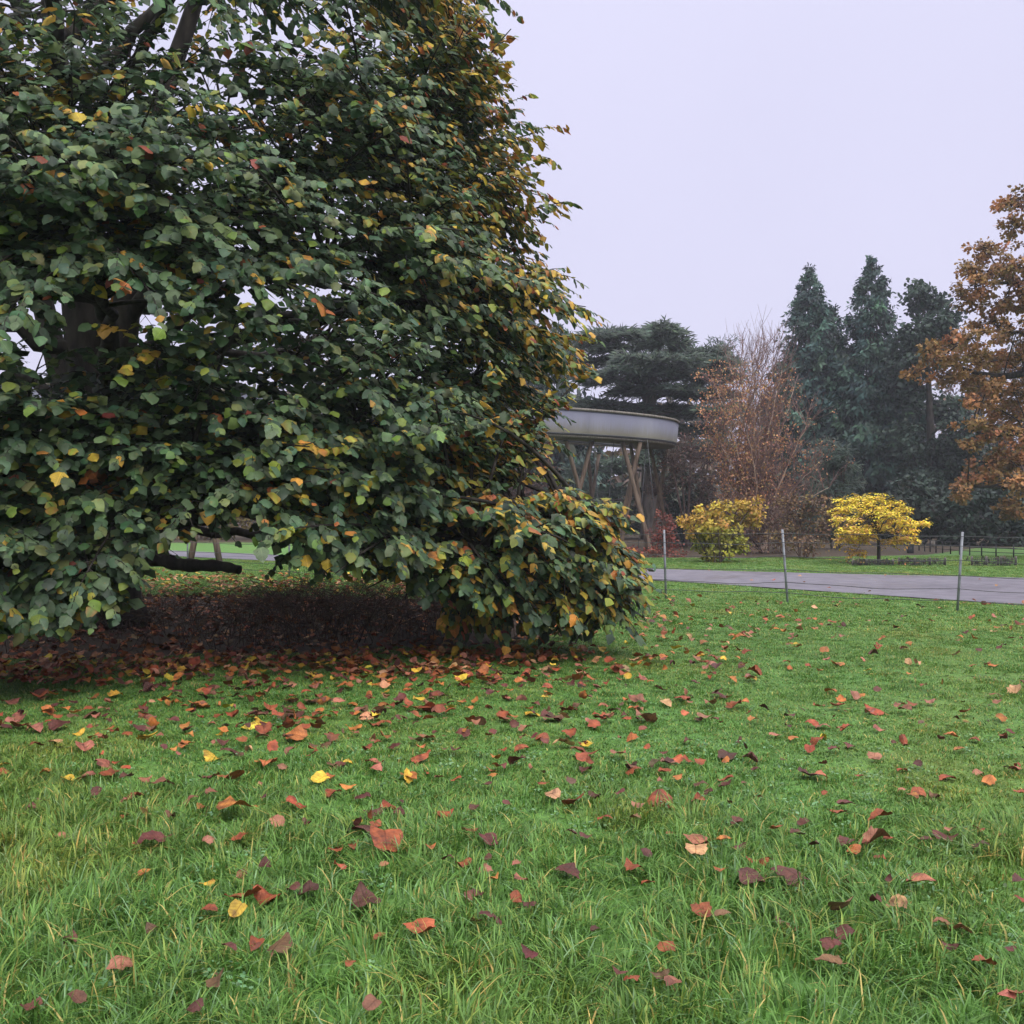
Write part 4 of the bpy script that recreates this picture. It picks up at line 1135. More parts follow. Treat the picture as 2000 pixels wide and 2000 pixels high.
# ------------------------------------------------------------------ raised walkway
def panel_material():
    m, nt, N, L, out = material('walkway_panel')
    tc = N.new('ShaderNodeTexCoord'); sp = N.new('ShaderNodeSeparateXYZ'); L.new(tc.outputs['Object'], sp.inputs[0])
    mp = N.new('ShaderNodeMapping'); mp.inputs['Scale'].default_value = (7, 7, .45); L.new(tc.outputs['Object'], mp.inputs['Vector'])
    n = N.new('ShaderNodeTexNoise'); n.inputs['Scale'].default_value = 1.6; n.inputs['Detail'].default_value = 5; L.new(mp.outputs[0], n.inputs['Vector'])
    n2 = N.new('ShaderNodeTexNoise'); n2.inputs['Scale'].default_value = .7; n2.inputs['Detail'].default_value = 3; L.new(tc.outputs['Object'], n2.inputs['Vector'])
    a = N.new('ShaderNodeMix'); a.data_type = 'RGBA'; a.inputs['A'].default_value = (.115, .120, .168, 1); a.inputs['B'].default_value = (.17, .175, .235, 1); L.new(n2.outputs['Fac'], a.inputs['Factor'])
    # algae and dirt creeping up from the bottom edge
    r = N.new('ShaderNodeMapRange'); r.inputs['From Min'].default_value = .62; r.inputs['From Max'].default_value = .04; L.new(sp.outputs['Z'], r.inputs['Value'])
    ad = N.new('ShaderNodeMath'); ad.operation = 'MULTIPLY_ADD'; ad.inputs[1].default_value = 1.6; ad.inputs[2].default_value = -.55
    L.new(n.outputs['Fac'], ad.inputs[0])
    ad2 = N.new('ShaderNodeMath'); ad2.operation = 'ADD'; ad2.use_clamp = True; L.new(r.outputs[0], ad2.inputs[0]); L.new(ad.outputs[0], ad2.inputs[1])
    ml = N.new('ShaderNodeMath'); ml.operation = 'MULTIPLY'; ml.use_clamp = True; L.new(ad2.outputs[0], ml.inputs[0]); L.new(r.outputs[0], ml.inputs[1])
    b2 = N.new('ShaderNodeMix'); b2.data_type = 'RGBA'; b2.inputs['B'].default_value = (.085, .08, .058, 1); L.new(ml.outputs[0], b2.inputs['Factor']); L.new(a.outputs['Result'], b2.inputs['A'])
    p = N.new('ShaderNodeBsdfPrincipled'); p.inputs['Roughness'].default_value = .55; p.inputs['Specular IOR Level'].default_value = .4
    L.new(b2.outputs['Result'], p.inputs['Base Color']); L.new(p.outputs[0], out.inputs['Surface'])
    return m
M['panel'] = panel_material()


def walkway():
    ZB, ZT = 4.35, 5.16
    path = cat([(-24, 25.5), (-15, 28.5), (-5.6, 32), (1.75, 36), (4.6, 38.2), (6.25, 40.3), (6.75, 42.2), (6.3, 44.5), (4.5, 47), (0, 50), (-8, 54), (-16, 57)], 14)
    path = resample(path, 61)
    tn = nrm(np.gradient(path, axis=0)); left = np.stack([-tn[:, 1], tn[:, 0]], -1)
    b = A(path[0, 0], path[0, 1], 0) * 0 + A(1.5, 38, 0)
    root = thing('raised_walkway', 'curved grey raised walkway on crossed wooden poles behind the big tree', 'walkway', b)
    inner = path + left * 1.7
    arc = np.concatenate([[0], np.cumsum(np.linalg.norm(np.diff(path, axis=0), axis=1))])
    rise = np.maximum(0, arc - arc[np.argmax(path[:, 0])] - 1.0) * .085
    for edge, sg in ((path, -1.), (inner, 1.)):
        for k in range(0, 60, 3):
            P = edge[k:k + 4]; o_ = left[k:k + 4] * sg
            th = .04
            rz = rise[k:k + 4, None]
            lo = np.concatenate([P, ZB + rz], 1); hi = np.concatenate([P + o_ * .07, ZT + rz], 1)
            # leave a thin joint between neighbours
            for Q in (lo, hi):
                Q[0, :2] += (Q[1, :2] - Q[0, :2]) * .008; Q[-1, :2] += (Q[-2, :2] - Q[-1, :2]) * .008
            off = np.concatenate([o_ * th, np.zeros((4, 1))], 1)
            V = np.concatenate([lo, hi, lo - off, hi - off]); T = []
            for s in range(3):
                for a0, b0 in ((0, 4), (8, 12)):
                    T += [(a0 + s, a0 + s + 1, b0 + s + 1), (a0 + s, b0 + s + 1, b0 + s)]
                T += [(4 + s, 5 + s, 13 + s), (4 + s, 13 + s, 12 + s), (s, s + 1, 9 + s), (s, 9 + s, 8 + s)]
            T += [(0, 4, 12), (0, 12, 8), (3, 7, 15), (3, 15, 11)]
            c = lo[0] * A(1, 1, 0) + A(0, 0, ZB + float(rz[0, 0]))
            me = Geo().add(V, T, A(.4, .4, .4)).mesh('parapet_panel', M['panel'], False, c)
            link('parapet_panel', me, root, Vector(c - b))
        # coping rail
        R = np.concatenate([edge + left * sg * .075, ZT + .03 + rise[:, None]], 1)
        link('coping', Geo().tube(R, .055, 6, A(.3, .28, .25)).mesh('coping', M['post_wood'], True, b), root)
        R = np.concatenate([edge + left * sg * -.06, ZB - .035 + rise[:, None]], 1)
        link('edge_beam', Geo().tube(R, .045, 4, A(.1, .1, .1)).mesh('edge_beam', M['wire'], False, b), root)
    V = np.concatenate([np.concatenate([path + left * .06, ZB - .02 + rise[:, None]], 1), np.concatenate([inner - left * .06, ZB - .02 + rise[:, None]], 1)])
    V = np.concatenate([V, V - A(0, 0, .12)]); i = np.arange(60)
    T = np.concatenate([np.stack([i, i + 1, i + 62], -1), np.stack([i, i + 62, i + 61], -1), np.stack([122 + i, 122 + i + 62, 122 + i + 1], -1), np.stack([122 + i, 122 + i + 61, 122 + i + 62], -1),
                        np.stack([i, i + 122, i + 123], -1), np.stack([i, i + 123, i + 1], -1), np.stack([61 + i, 61 + i + 123, 61 + i + 122], -1), np.stack([61 + i, 61 + i + 1, 61 + i + 123], -1)])
    link('deck', Geo().add(V, T, A(.1, .1, .1)).mesh('deck', M['post_wood'], False, b), root)
    legs = [(1105, 860, 36.6, 1172, 1100, 37.4, .092), (1156, 862, 37.4, 1095, 1100, 37.0, .092), (1215, 861, 38.4, 1277, 1100, 38.0, .095), (1251, 862, 38.6, 1195, 1100, 38.8, .095),
            (1231, 864, 39.8, 1268, 1095, 41.0, .088), (1249, 870, 40.6, 1207, 1095, 40.2, .088), (1270, 864, 43.2, 1312, 1085, 44.5, .095), (1304, 866, 43.8, 1268, 1085, 44.2, .095),
            (1148, 875, 47.5, 1166, 1075, 48.5, .095), (1170, 875, 48.5, 1140, 1075, 48.0, .095), (960, 845, 33.6, 1010, 1105, 34, .092), (1000, 845, 34.2, 945, 1105, 33.8, .092), (700, 825, 32.3, 745, 1105, 32.6, .092), (745, 825, 32.8, 695, 1105, 32.4, .092),
            (380, 800, 31, 430, 1105, 31, .092), (425, 800, 31.2, 370, 1105, 31.0, .092)]
    for u1, v1, d1, u2, v2, d2, r in legs:
        p, q = at(u1, v1, d1), at(u2, v2, d2)
        p[2] = min(p[2], ZB - .02); q[2] = min(q[2], -.02)
        P = p + (q - p) * np.linspace(0, 1, 8)[:, None]
        leg = link('leg', Geo().tube(P, np.linspace(r * .86, r * 1.05, 8), 10, A(.2, .15, .1)).mesh('leg', M['pole_wood'], True, b), root)
        link('bracket', Geo().tube([P[0] + A(0, 0, .02), P[0] * .97 + P[1] * .03], r * 1.25, 8, A(.1, .1, .1)).mesh('bracket', M['wire'], False, b), leg)
    for u1, v1, u2, v2, d in ((1159, 858, 1176, 1095, 37.2), (1199, 862, 1180, 1095, 38.5), (1264, 858, 1287, 1090, 38.3), (1263, 860, 1245, 1092, 39.5), (1217, 862, 1212, 1090, 41)):
        link('cable', Geo().tube([at(u1, v1, d), at((u1 + u2) / 2, (v1 + v2) / 2, d), at(u2, v2, d)], .014, 4, A(.3, .3, .3)).mesh('cable', M['wire'], False, b), root)
walkway()


# ------------------------------------------------------------------ wire fence along the lawn
def wire_fence():
    b = A(4.7, 17.3, 0)
    root = thing('wire_fence', 'sagging wire fence on thin galvanised posts along the lawn before the road', 'fence', b)
    posts = [(A(9.6, 14.4, 0), A(9.62, 14.4, 1.24)), (at(1869, 1193, 16.06), at(1880, 1039, 16.0)), (at(1539, 1177, 17.5), at(1528, 1034, 17.55)), (at(1301, 1170, 18.2), at(1297, 1035, 18.15)),
             (A(.3, 19.9, 0), A(.32, 19.9, 1.22)), (A(-2.4, 21.8, 0), A(-2.42, 21.8, 1.2)), (A(-5.2, 23.9, 0), A(-5.2, 23.9, 1.2)), (A(-8.3, 26.2, 0), A(-8.3, 26.2, 1.2)), (A(-11.4, 28.6, 0), A(-11.4, 28.6, 1.2))]
    for p, q in posts:
        p = p.copy(); p[2] = -.1
        link('post', Geo().tube([p, (p + q) / 2, q], .020, 10, A(.5, .5, .5)).mesh('post', M['steel'], True, b), root)
    for h in (.17, .35, .56, .80, 1.02, 1.17):
        pts = []
        for (p, q), (p2, q2) in zip(posts[:-1], posts[1:]):
            a = p * (1 - h / 1.24) + q * (h / 1.24); c = p2 * (1 - h / 1.24) + q2 * (h / 1.24)
            a[2] = max(a[2], .1); sag = RNG.uniform(.0, .035) if h > .9 else RNG.uniform(.0, .05)
            ph = RNG.uniform(0, 6)
            for s in np.linspace(0, 1, 14, endpoint=False):
                x = a + (c - a) * s
                x[2] += -sag * 4 * s * (1 - s) + .012 * math.sin(s * 9 + ph) * math.sin(s * math.pi)
                pts.append(x + A(-.02, -.026, 0))
        link('wire', Geo().tube(np.array(pts), .0052, 4, A(.1, .1, .1)).mesh('wire', M['wire'], False, b), root)
wire_fence()


def rail_fence():
    b = A(16, 38, 0)
    root = thing('estate_fence', 'thin dark metal rail fence crossing the grass under the oak', 'fence', b)
    line = cat([at(1795, 1079, 41) * A(1, 1, 0), at(1850, 1082, 38) * A(1, 1, 0), at(1930, 1088, 35.5) * A(1, 1, 0), at(2030, 1092, 34) * A(1, 1, 0), at(2150, 1096, 33) * A(1, 1, 0)], 10)
    P = resample(line, 15)
    for p in P:
        link('post', Geo().box(p + A(0, 0, .22), (.035, .035, .48), (.02, .02, .02)).mesh('post', M['dark_metal'], False, b), root)
    Q = resample(line, 50)
    for h in (.16, .30, .45):
        link('rail', Geo().tube(Q + A(0, 0, h), .011, 4, A(.02, .02, .02)).mesh('rail', M['dark_metal'], False, b), root)
rail_fence()


def hurdle(u0, u1, v0, v1, d, label):
    a, c = at(u0, v1, d), at(u1, v1, d)
    a[2] = c[2] = 0
    H = (v1 - v0) * d / 2000
    root = thing('mesh_hurdle', label, 'mesh panel', (a + c) / 2, 'low mesh panels on the far lawn')
    b = (a + c) / 2
    n = 4
    for s in np.linspace(0, 1, n):
        p = a + (c - a) * s
        link('stake', Geo().box(p + A(0, 0, H * .55), (.05, .05, H * 1.25), (.3, .28, .25)).mesh('stake', M['post_wood'], False, b), root)
    g = Geo()
    for h in np.linspace(.02, H, 5):
        g.tube([a + A(0, -.035, h), (a + c) / 2 + A(0, -.035, h), c + A(0, -.035, h)], .008, 4, A(.02, .02, .02))
    m = 26
    for s in np.linspace(0, 1, m):
        p = a + (c - a) * s + A(0, -.035, 0)
        g.tube([p, p + A(0, 0, H * .5), p + A(0, 0, H)], .006, 4, A(.02, .02, .02))
    link('wire_mesh', g.mesh('wire_mesh', M['dark_metal'], False, b), root)
    # plants held inside the guard
    q = Geo(); k = 110
    p = a + (c - a) * RNG.random((k, 1)) + np.stack([0 * np.ones(k), RNG.uniform(.0, .5, k), RNG.uniform(.02, H * .9, k)], -1)
    q.leaves(OVAL, p, unit(k) + A(0, 0, .5), unit(k), RNG.uniform(.06, .11, k), palette(k, [(.08, .07, .05), (.06, .08, .04), (.12, .09, .06)]))
    o = link('clippings', q.mesh('clippings', M['far_leaf'], False, b), root); o['kind'] = 'stuff'
hurdle(1666, 1744, 1095, 1105.5, 29.5, 'low dark mesh panel on the far verge below the yellow tree, leftmost of three')
hurdle(1756, 1846, 1092, 1105.5, 29.6, 'low dark mesh panel on the far verge, middle of three')
hurdle(1898, 1984, 1090, 1106, 29.4, 'low dark mesh panel on the far verge, rightmost of three')

# litter bin on the grass
b = at(1778, 1082, 38.5); b[2] = 0
root = thing('litter_bin', 'small dark litter bin on the grass beside the yellow tree', 'bin', b)
link('body', Geo().tube([b, b + A(0, 0, .05), b + A(0, 0, .30)], (.12, .13, .13), 12, A(.02, .02, .03)).mesh('body', M['dark_metal'], False, b), root)
link('lid', Geo().tube([b + A(0, 0, .305), b + A(0, 0, .34), b + A(0, 0, .37)], (.145, .145, .06), 12, A(.02, .02, .03)).mesh('lid', M['dark_metal'], False, b), root)
# wooden stakes
for u, v0, v1, d, lab in ((1822, 1056, 1076, 45, 'short grey wooden stake at the wood edge beyond the rail fence'), (275, 1057, 1085, 33, 'pale wooden stake seen beneath the big canopy')):
    p = at(u, v1, d); p[2] = 0
    H = at(u, v0, d)[2]
    root = thing('wooden_stake', lab, 'stake', p)
    link('shaft', Geo().box(p + A(0, 0, H / 2 - .05), (.13, .13, H + .1), (.3, .28, .26)).mesh('shaft', M['post_wood'], False, p), root)
    link('cap', Geo().tube([p + A(0, 0, H), p + A(0, 0, H + .04)], (.09, .02), 4, A(.3, .3, .3)).mesh('cap', M['post_wood'], False, p), root)

# ------------------------------------------------------------------ dead stems and leaf mould under the big tree
def undergrowth():
    m = 6200
    x = RNG.uniform(-13, 1.2, m); y = RNG.uniform(10.7, 17.6, m)
    w = in_soil(x, y); c = vnoise(np.stack([x, y, 0 * x], -1), .7, 31)
    big = np.clip((x + 4.6) / 1.0, 0.55, 1) * np.clip((.2 - x) / 1.0, 0, 1) * np.clip((y - 11.2) / .7, 0, 1)
    ok = (w > .6) & (RNG.random(m) < .15 + .85 * np.clip((c - .25) * 2.2, 0, 1) * big)
    x, y, big = x[ok], y[ok], big[ok]
    m = len(x)
    h = RNG.uniform(.12, .85, m) * (.35 + .65 * big) * (.55 + .9 * vnoise(np.stack([x, y, 0 * x], -1), 1.7, 33))
    h = h * 1.0; p0 = np.stack([x, y, 0 * x], -1); lean = RNG.normal(size=(m, 3)) * .48 * A(1, 1, 0)
    p2 = p0 + lean * h[:, None] * 2 + A(0, 0, 1.) * h[:, None] * RNG.uniform(.55, 1, m)[:, None]
    p1 = p0 + A(0, 0, 1.) * (h * .7)[:, None] + RNG.normal(size=(m, 3)) * .07
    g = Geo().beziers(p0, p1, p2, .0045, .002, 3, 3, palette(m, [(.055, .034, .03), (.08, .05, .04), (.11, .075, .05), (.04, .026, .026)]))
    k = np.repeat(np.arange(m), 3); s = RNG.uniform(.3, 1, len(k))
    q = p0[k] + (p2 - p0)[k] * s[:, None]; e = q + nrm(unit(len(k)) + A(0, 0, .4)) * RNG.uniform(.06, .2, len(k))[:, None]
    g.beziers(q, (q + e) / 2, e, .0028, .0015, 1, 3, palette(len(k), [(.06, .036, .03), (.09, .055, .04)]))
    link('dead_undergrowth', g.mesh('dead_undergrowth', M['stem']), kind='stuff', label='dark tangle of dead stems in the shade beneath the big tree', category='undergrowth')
undergrowth()

CODE = {'R': (.26, .068, .030), 'O': (.38, .140, .040), 'Y': (.58, .38, .045), 'P': (.29, .115, .07), 'D': (.105, .036, .028), 'B': (.14, .075, .04), 'T': (.46, .25, .13)}
CNAME = {'R': 'rust-red', 'O': 'orange', 'Y': 'yellow', 'P': 'dusty pink-brown', 'D': 'dark maroon', 'B': 'olive-brown', 'T': 'pale tan'}
SHEETS = [((0, 1250), '190,305,120,R 470,300,130,O 830,315,110,Y 300,430,150,R 95,455,120,P 550,395,110,O 1020,510,270,R 1130,580,130,P 640,560,170,B 880,420,100,Y 1125,375,100,T 1520,500,160,O 150,655,150,R 270,680,130,P 460,655,140,D 385,620,90,R 585,698,90,Y 435,765,120,T 630,825,150,P 270,800,90,R 970,710,80,R 1105,740,160,Y 1870,655,120,Y 1420,800,110,O 1595,875,140,Y 1740,850,160,D 1880,810,110,T 30,940,80,Y 50,995,100,R 335,995,90,O 785,930,160,P 810,1020,140,R 665,1040,120,P 945,1045,100,D 890,925,70,R 535,1060,110,Y 1100,1045,90,P 1220,1105,160,P 735,1160,80,D 1020,1180,130,R 1430,1210,110,P 1570,1045,130,D 1730,1050,220,R 1600,1165,80,P 1520,1262,90,O 1090,1305,90,T 1285,1315,120,B 1800,1290,260,O 230,1265,60,D'),
          ((0, 1600), '1130,180,190,D 1585,165,90,P 1790,160,120,R 1100,420,55,O 1555,495,90,Y 1575,690,120,R 1780,715,130,Y 515,890,150,D 915,1110,180,P 1450,1425,120,D 565,1370,110,B 230,1440,100,D 1820,590,230,R 1640,1250,190,B 1140,830,70,B 1730,970,50,D'),
          ((500, 1600), '990,195,260,R 100,555,220,R 400,520,160,D 270,520,110,D 820,590,230,D 1260,850,220,R 1760,750,170,D 190,950,200,B 1320,235,90,O 600,240,100,R 1770,180,150,D 1555,330,130,R 1725,385,110,P 1805,475,100,O 150,30,110,P 820,80,230,D 910,60,90,R 755,35,60,Y 60,350,120,D 1630,80,130,R 860,1430,120,B 390,20,60,D'),
          ((1000, 1600), '430,380,190,D 915,345,150,R 1000,270,60,D 1410,190,180,P 1390,260,170,T 1605,170,100,O 1725,215,80,D 1580,385,80,O 1785,435,200,D 1850,310,160,R 55,480,110,P 40,610,80,R 118,650,80,D 1015,490,80,R 1440,725,160,R 1600,740,120,B 130,1010,140,D 810,1190,80,D 915,1225,70,R 1110,1170,130,B 1228,1235,45,P 560,125,60,D 440,115,80,D 1700,30,60,D'),
          ((1500, 1600), '55,80,110,R 215,125,120,D 370,215,100,D 600,190,120,D 655,235,110,O 830,180,200,P 905,165,80,R 1340,115,160,D 1595,95,90,R 1605,195,110,D 140,430,220,D 1160,485,190,P 1890,480,120,D 1920,610,70,R 540,680,200,B 820,650,100,D 940,645,170,T 1455,815,180,P 1305,805,80,P 590,865,140,D 455,945,150,D 450,1100,170,B 1615,1105,150,R 1785,1345,70,P 1880,1340,100,P 1370,960,60,D'),
          ((1000, 1250), '70,815,110,R 230,730,120,R 380,790,150,T 560,860,190,R 555,800,90,Y 455,700,90,P 110,675,100,P 270,600,160,D 140,565,120,Y 310,485,170,R 900,735,90,O 990,610,190,P 855,570,70,D 1135,380,110,P 1290,445,130,R 1170,490,90,T 1830,610,80,O 1420,590,80,B 1615,890,140,D 1790,915,110,D 1420,930,80,R 1335,905,70,R 1325,760,80,D 915,985,110,R 1145,995,100,R 1255,1040,60,O 545,975,100,D 295,1185,120,T 455,1225,190,R 630,1165,100,D 950,1265,90,P 1115,1210,220,R 1395,1205,140,R 705,1345,100,R 1600,1105,110,D 240,1090,60,R 50,920,140,D 560,310,80,D 645,360,90,P 1820,255,110,R 1815,285,80,Y 1490,490,100,P 1690,495,130,R 1560,410,110,D 1635,435,50,O 265,410,80,O 1135,855,60,D 1705,1375,60,D 605,620,80,P 700,580,80,R'),
          ((1500, 1250), '480,375,90,O 640,425,90,P 690,415,70,O 375,505,80,R 530,495,110,R 795,525,140,R 1045,530,100,P 1100,480,90,R 1485,545,90,R 415,720,90,Y 380,775,100,R 315,835,90,R 505,835,80,D 610,800,90,D 325,1020,150,D 595,1250,120,D 835,1350,160,R 1085,1190,80,O 1130,1150,110,R 1250,1165,90,B 1360,1035,120,R 1595,1000,90,P 1655,1070,100,O 1870,975,90,P 1900,1160,80,R 1450,835,75,O 1375,730,90,O 1560,750,80,R 1835,705,70,D 1020,765,120,R 1015,980,80,R 600,680,90,R 325,640,90,R 415,650,100,P 180,745,80,O 60,720,80,P 520,175,90,O 385,225,50,O 745,235,45,Y 800,115,70,D 1025,55,50,D 1700,185,70,O 1870,375,110,T 800,900,100,P 510,1310,120,R'),
          ((500, 1250), '930,335,190,O 460,195,110,R 910,275,70,Y 970,405,60,Y 850,425,100,O 660,360,110,O 600,385,100,D 450,355,110,P 520,460,120,O 410,470,110,B 260,470,120,P 110,515,120,R 60,545,90,D 280,570,160,D 440,580,130,O 720,485,80,O 880,580,190,T 900,630,120,R 1300,530,180,R 1270,735,130,P 1245,880,150,R 1500,840,90,D 920,770,60,R 905,930,120,P 480,785,160,B 285,740,160,O 630,730,140,R 735,660,110,O 755,710,60,P 1050,805,100,D 1165,1045,130,O 695,1110,110,O 565,1150,130,R 470,1060,130,Y 570,1025,60,O 690,920,80,Y 60,690,140,R 80,940,150,O 190,960,80,P 815,1190,110,D 990,1250,130,R 880,1300,130,D 1070,1300,110,D 310,1255,140,R 1430,1300,120,R 1655,1280,80,D 1800,905,90,O 1855,965,90,D 1795,1025,80,O 1880,600,110,P 1780,325,100,R 1560,355,90,R 1410,415,100,D 1275,400,120,O 1555,240,100,O 1395,275,90,O 1270,240,80,T 1180,300,60,T 1560,475,70,O 1465,515,70,Y 1155,375,80,O 90,640,100,D')]


def worn(x, y):
    """mossy, scuffed spots in the turf"""
    w = np.zeros(len(x))
    for cx, cy_, a, b_ in ((3.05, 7.55, .75, .16), (3.5, 8.35, .5, .16), (2.55, 8.0, .4, .14), (1.2, 9.0, .4, .15), (4.4, 9.6, .6, .2), (-.6, 6.9, .3, .12), (3.7, 6.6, .4, .12)):
        w = np.maximum(w, np.clip(1.3 - np.hypot((x - cx) / a, (y - cy_) / b_), 0, 1))
    return w


def grass_height(x, y):
    """how long the grass stands: tussocky close to the camera, short further off"""
    near = np.clip((6.6 - np.hypot(x * .55, y)) / 2.6, 0, 1)
    left = np.clip((-x / np.maximum(y, 1) + .15) * 1.6, 0, 1) * np.clip((9 - y) / 4, 0, 1)
    t = vnoise(np.stack([x, y, 0 * x], -1), 1.3, 41)
    return np.clip(near * .75 + left * .35 + (t - .5) * .9 * (.35 + near), 0, 1)


def fallen_leaves():
    from mathutils import Matrix, Euler
    meshes = [Geo().add(V_ - A(0, .5, 0), T_, A(.3, .2, .1)).mesh('fallen_leaf', M['fallen_leaf'], True) for V_, T_, W_ in DRY]
    items = []
    for (ox, oy), txt in SHEETS:
        for s in txt.split():
            x, y, w, c = s.split(',')
            items.append((ox + float(x) / 3.864, oy + float(y) / 3.864, float(w) / 3.864, c))
    items = items[:300]
    recs = []
    for k, (u, v, w, c) in enumerate(items):
        h = .045
        for _ in range(2):
            d = 2000 * (CAM_H - h) / (v - 1000)
            x = (u - 1000) * d / 2000
            h = .028 + .040 * float(grass_height(np.array([x]), np.array([d]))[0]) + .020 * np.clip((6 - d) / 3, 0, 1)
        size = np.clip(w * d / 2000 * 1.14, .06, .20)
        shape = k % len(DRY)
        recs.append(dict(u=u, v=v, c=c, x=x, d=d, h=h, size=size, shape=shape))
    # words that single each leaf out
    from collections import defaultdict
    keyed = defaultdict(list)
    for r in recs:
        big = 'large ' if r['size'] > .115 else ('small ' if r['size'] < .075 else '')
        form = {0: 'flat', 7: 'flat', 6: 'tightly rolled', 3: 'curled', 8: 'curled', 2: 'curled'}.get(r['shape'], 'crinkled')
        row = ('along the bottom edge' if r['v'] > 1840 else 'in the long near grass' if r['v'] > 1690 else 'on the near lawn' if r['v'] > 1560 else
               'on the middle lawn' if r['v'] > 1430 else 'before the tree' if r['u'] < 1000 and r['v'] > 1340 else 'at the edge of the litter' if r['u'] < 1000 else 'on the lawn below the fence' if r['v'] > 1330 else 'close to the fence')
        third = ['far left', 'left', 'left of centre', 'right of centre', 'right', 'far right'][min(5, int(r['u'] / 333.4))]
        keyed[f"{big}{form} {CNAME[r['c']]} fallen leaf {row}, {third}"].append(r)
    ORD = ['leftmost', 'second from left', 'third from left', 'fourth from left', 'fifth from left', 'sixth from left']
    for key, rs in keyed.items():
        rs.sort(key=lambda r: r['u'])
        for q, r in enumerate(rs):
            r['label'] = key.replace(' of centre', ' centre') if len(rs) == 1 else f"{key.replace(' of centre', ' centre')}, {ORD[min(q, 5)]}"
    for r in recs:
        o = link('fallen_leaf', meshes[r['shape']], label=r['label'], category='leaf', group='fallen leaves lying on the lawn')
        e = Euler((RNG.normal() * .17 + .08, RNG.normal() * .17, RNG.uniform(0, 6.283)))
        flip = RNG.random() < .3
        s = r['size']
        o.matrix_world = Matrix.Translation((r['x'], r['d'], r['h'] + .012)) @ e.to_matrix().to_4x4() @ Matrix.Diagonal((s, s, -s if flip else s, 1))
        col = A(*CODE[r['c']]) * (1 + RNG.normal() * .14) * (1 + RNG.normal(size=3) * .06)
        o.color = (*np.clip(col, .01, .9), 1)
    # the rest of the litter, too many to count
    P, C, S, low = [], [], [], []
    def scatter(N, x0, x1, y0, y1, dens, cols, wts, size, road=False):
        x = RNG.uniform(x0, x1, N); y = RNG.uniform(y0, y1, N)
        ok = (RNG.random(N) < dens(x, y)) & (road_band(x, y, .1) == road)
        x, y = x[ok], y[ok]
        h = .012 + .03 * RNG.random(len(x)) + .035 * (in_soil(x, y) < .5)
        P.append(np.stack([x, y, h], -1)); C.append(palette(len(x), [CODE[c] for c in cols], wts, .2)); S.append(RNG.uniform(*size, len(x)))
    scatter(6500, -16, 1.6, 10.3, 19.5, lambda x, y: in_soil(x, y) * .9, 'RODBT', [3, 3, 2, 3, 1], (.07, .13))
    scatter(2900, -14, 2.6, 8.9, 11.9, lambda x, y: (in_soil(x, y) < .8) * np.clip(1.45 - np.abs(y - 10.35) * .95, .10, .9) * np.clip((1.6 - x) / 2, .1, 1), 'OYRTP', [3.4, 1.8, 4, 1.8, 2], (.07, .125))
    scatter(2600, -6.8, 2.2, 5.6, 10.7, lambda x, y: np.clip((y - 5.6) / 6.0, .04, .75) * np.clip((2.4 - x) / 3, .15, 1) * (.35 + 1.1 * (vnoise(np.stack([x, y, 0 * x], -1), 1.6, 91) > .5)), 'RODPBY', [4, 2.4, 3, 2.4, 1.5, .7], (.05, .11))
    scatter(900, -6, 5.5, 11, 18.5, lambda x, y: np.clip(1.1 - np.hypot(x - .8, (y - 13) * .8) / 4.2, .05, 1) * (in_soil(x, y) < .7), 'ORTPY', [3, 3, 2, 1.5, 1], (.07, .12))
    scatter(900, -4, 9, 7, 17.5, lambda x, y: np.full(len(x), .42), 'RPDOT', [3, 2, 2, 2, 1], (.06, .105))
    scatter(420, -3.4, 4.4, 3.4, 8, lambda x, y: np.full(len(x), .4), 'RPDB', [3, 2, 3, 2], (.035, .07))
    scatter(2200, -14, -2, 18, 27, lambda x, y: np.clip(1 - np.abs(y - 21) / 6, .1, 1), 'OYRT', [4, 3, 2, 2], (.08, .13))
    scatter(300, 9.8, 13, 29.5, 33, lambda x, y: np.clip(1 - np.hypot(x - 11, y - 30.8) / 1.8, 0, 1), 'YOT', [4, 2, 1], (.06, .1))
    scatter(260, -2, 14, 16, 29, lambda x, y: np.where(road_band(x, y, -.7), .12, .8), 'ROTD', [2, 2, 2, 1], (.06, .1), True)
    P, C, S = np.concatenate(P), np.concatenate(C), np.concatenate(S)
    n = A(0, 0, 1.) + RNG.normal(size=P.shape) * .32
    t = RNG.normal(size=P.shape) * A(1, 1, .22)
    g = Geo(); nearm = P[:, 1] < 13
    g.leaves(DRY, P[nearm], t[nearm], n[nearm], S[nearm], C[nearm], C[nearm] * .8)
    g.leaves(DRY_LOW, P[~nearm], t[~nearm], n[~nearm], S[~nearm], C[~nearm], C[~nearm] * .8)
    link('leaf_litter', g.mesh('leaf_litter', M['litter']), kind='stuff', label='thick litter of brown, orange and yellow leaves under and around the big tree', category='leaf litter')
fallen_leaves()


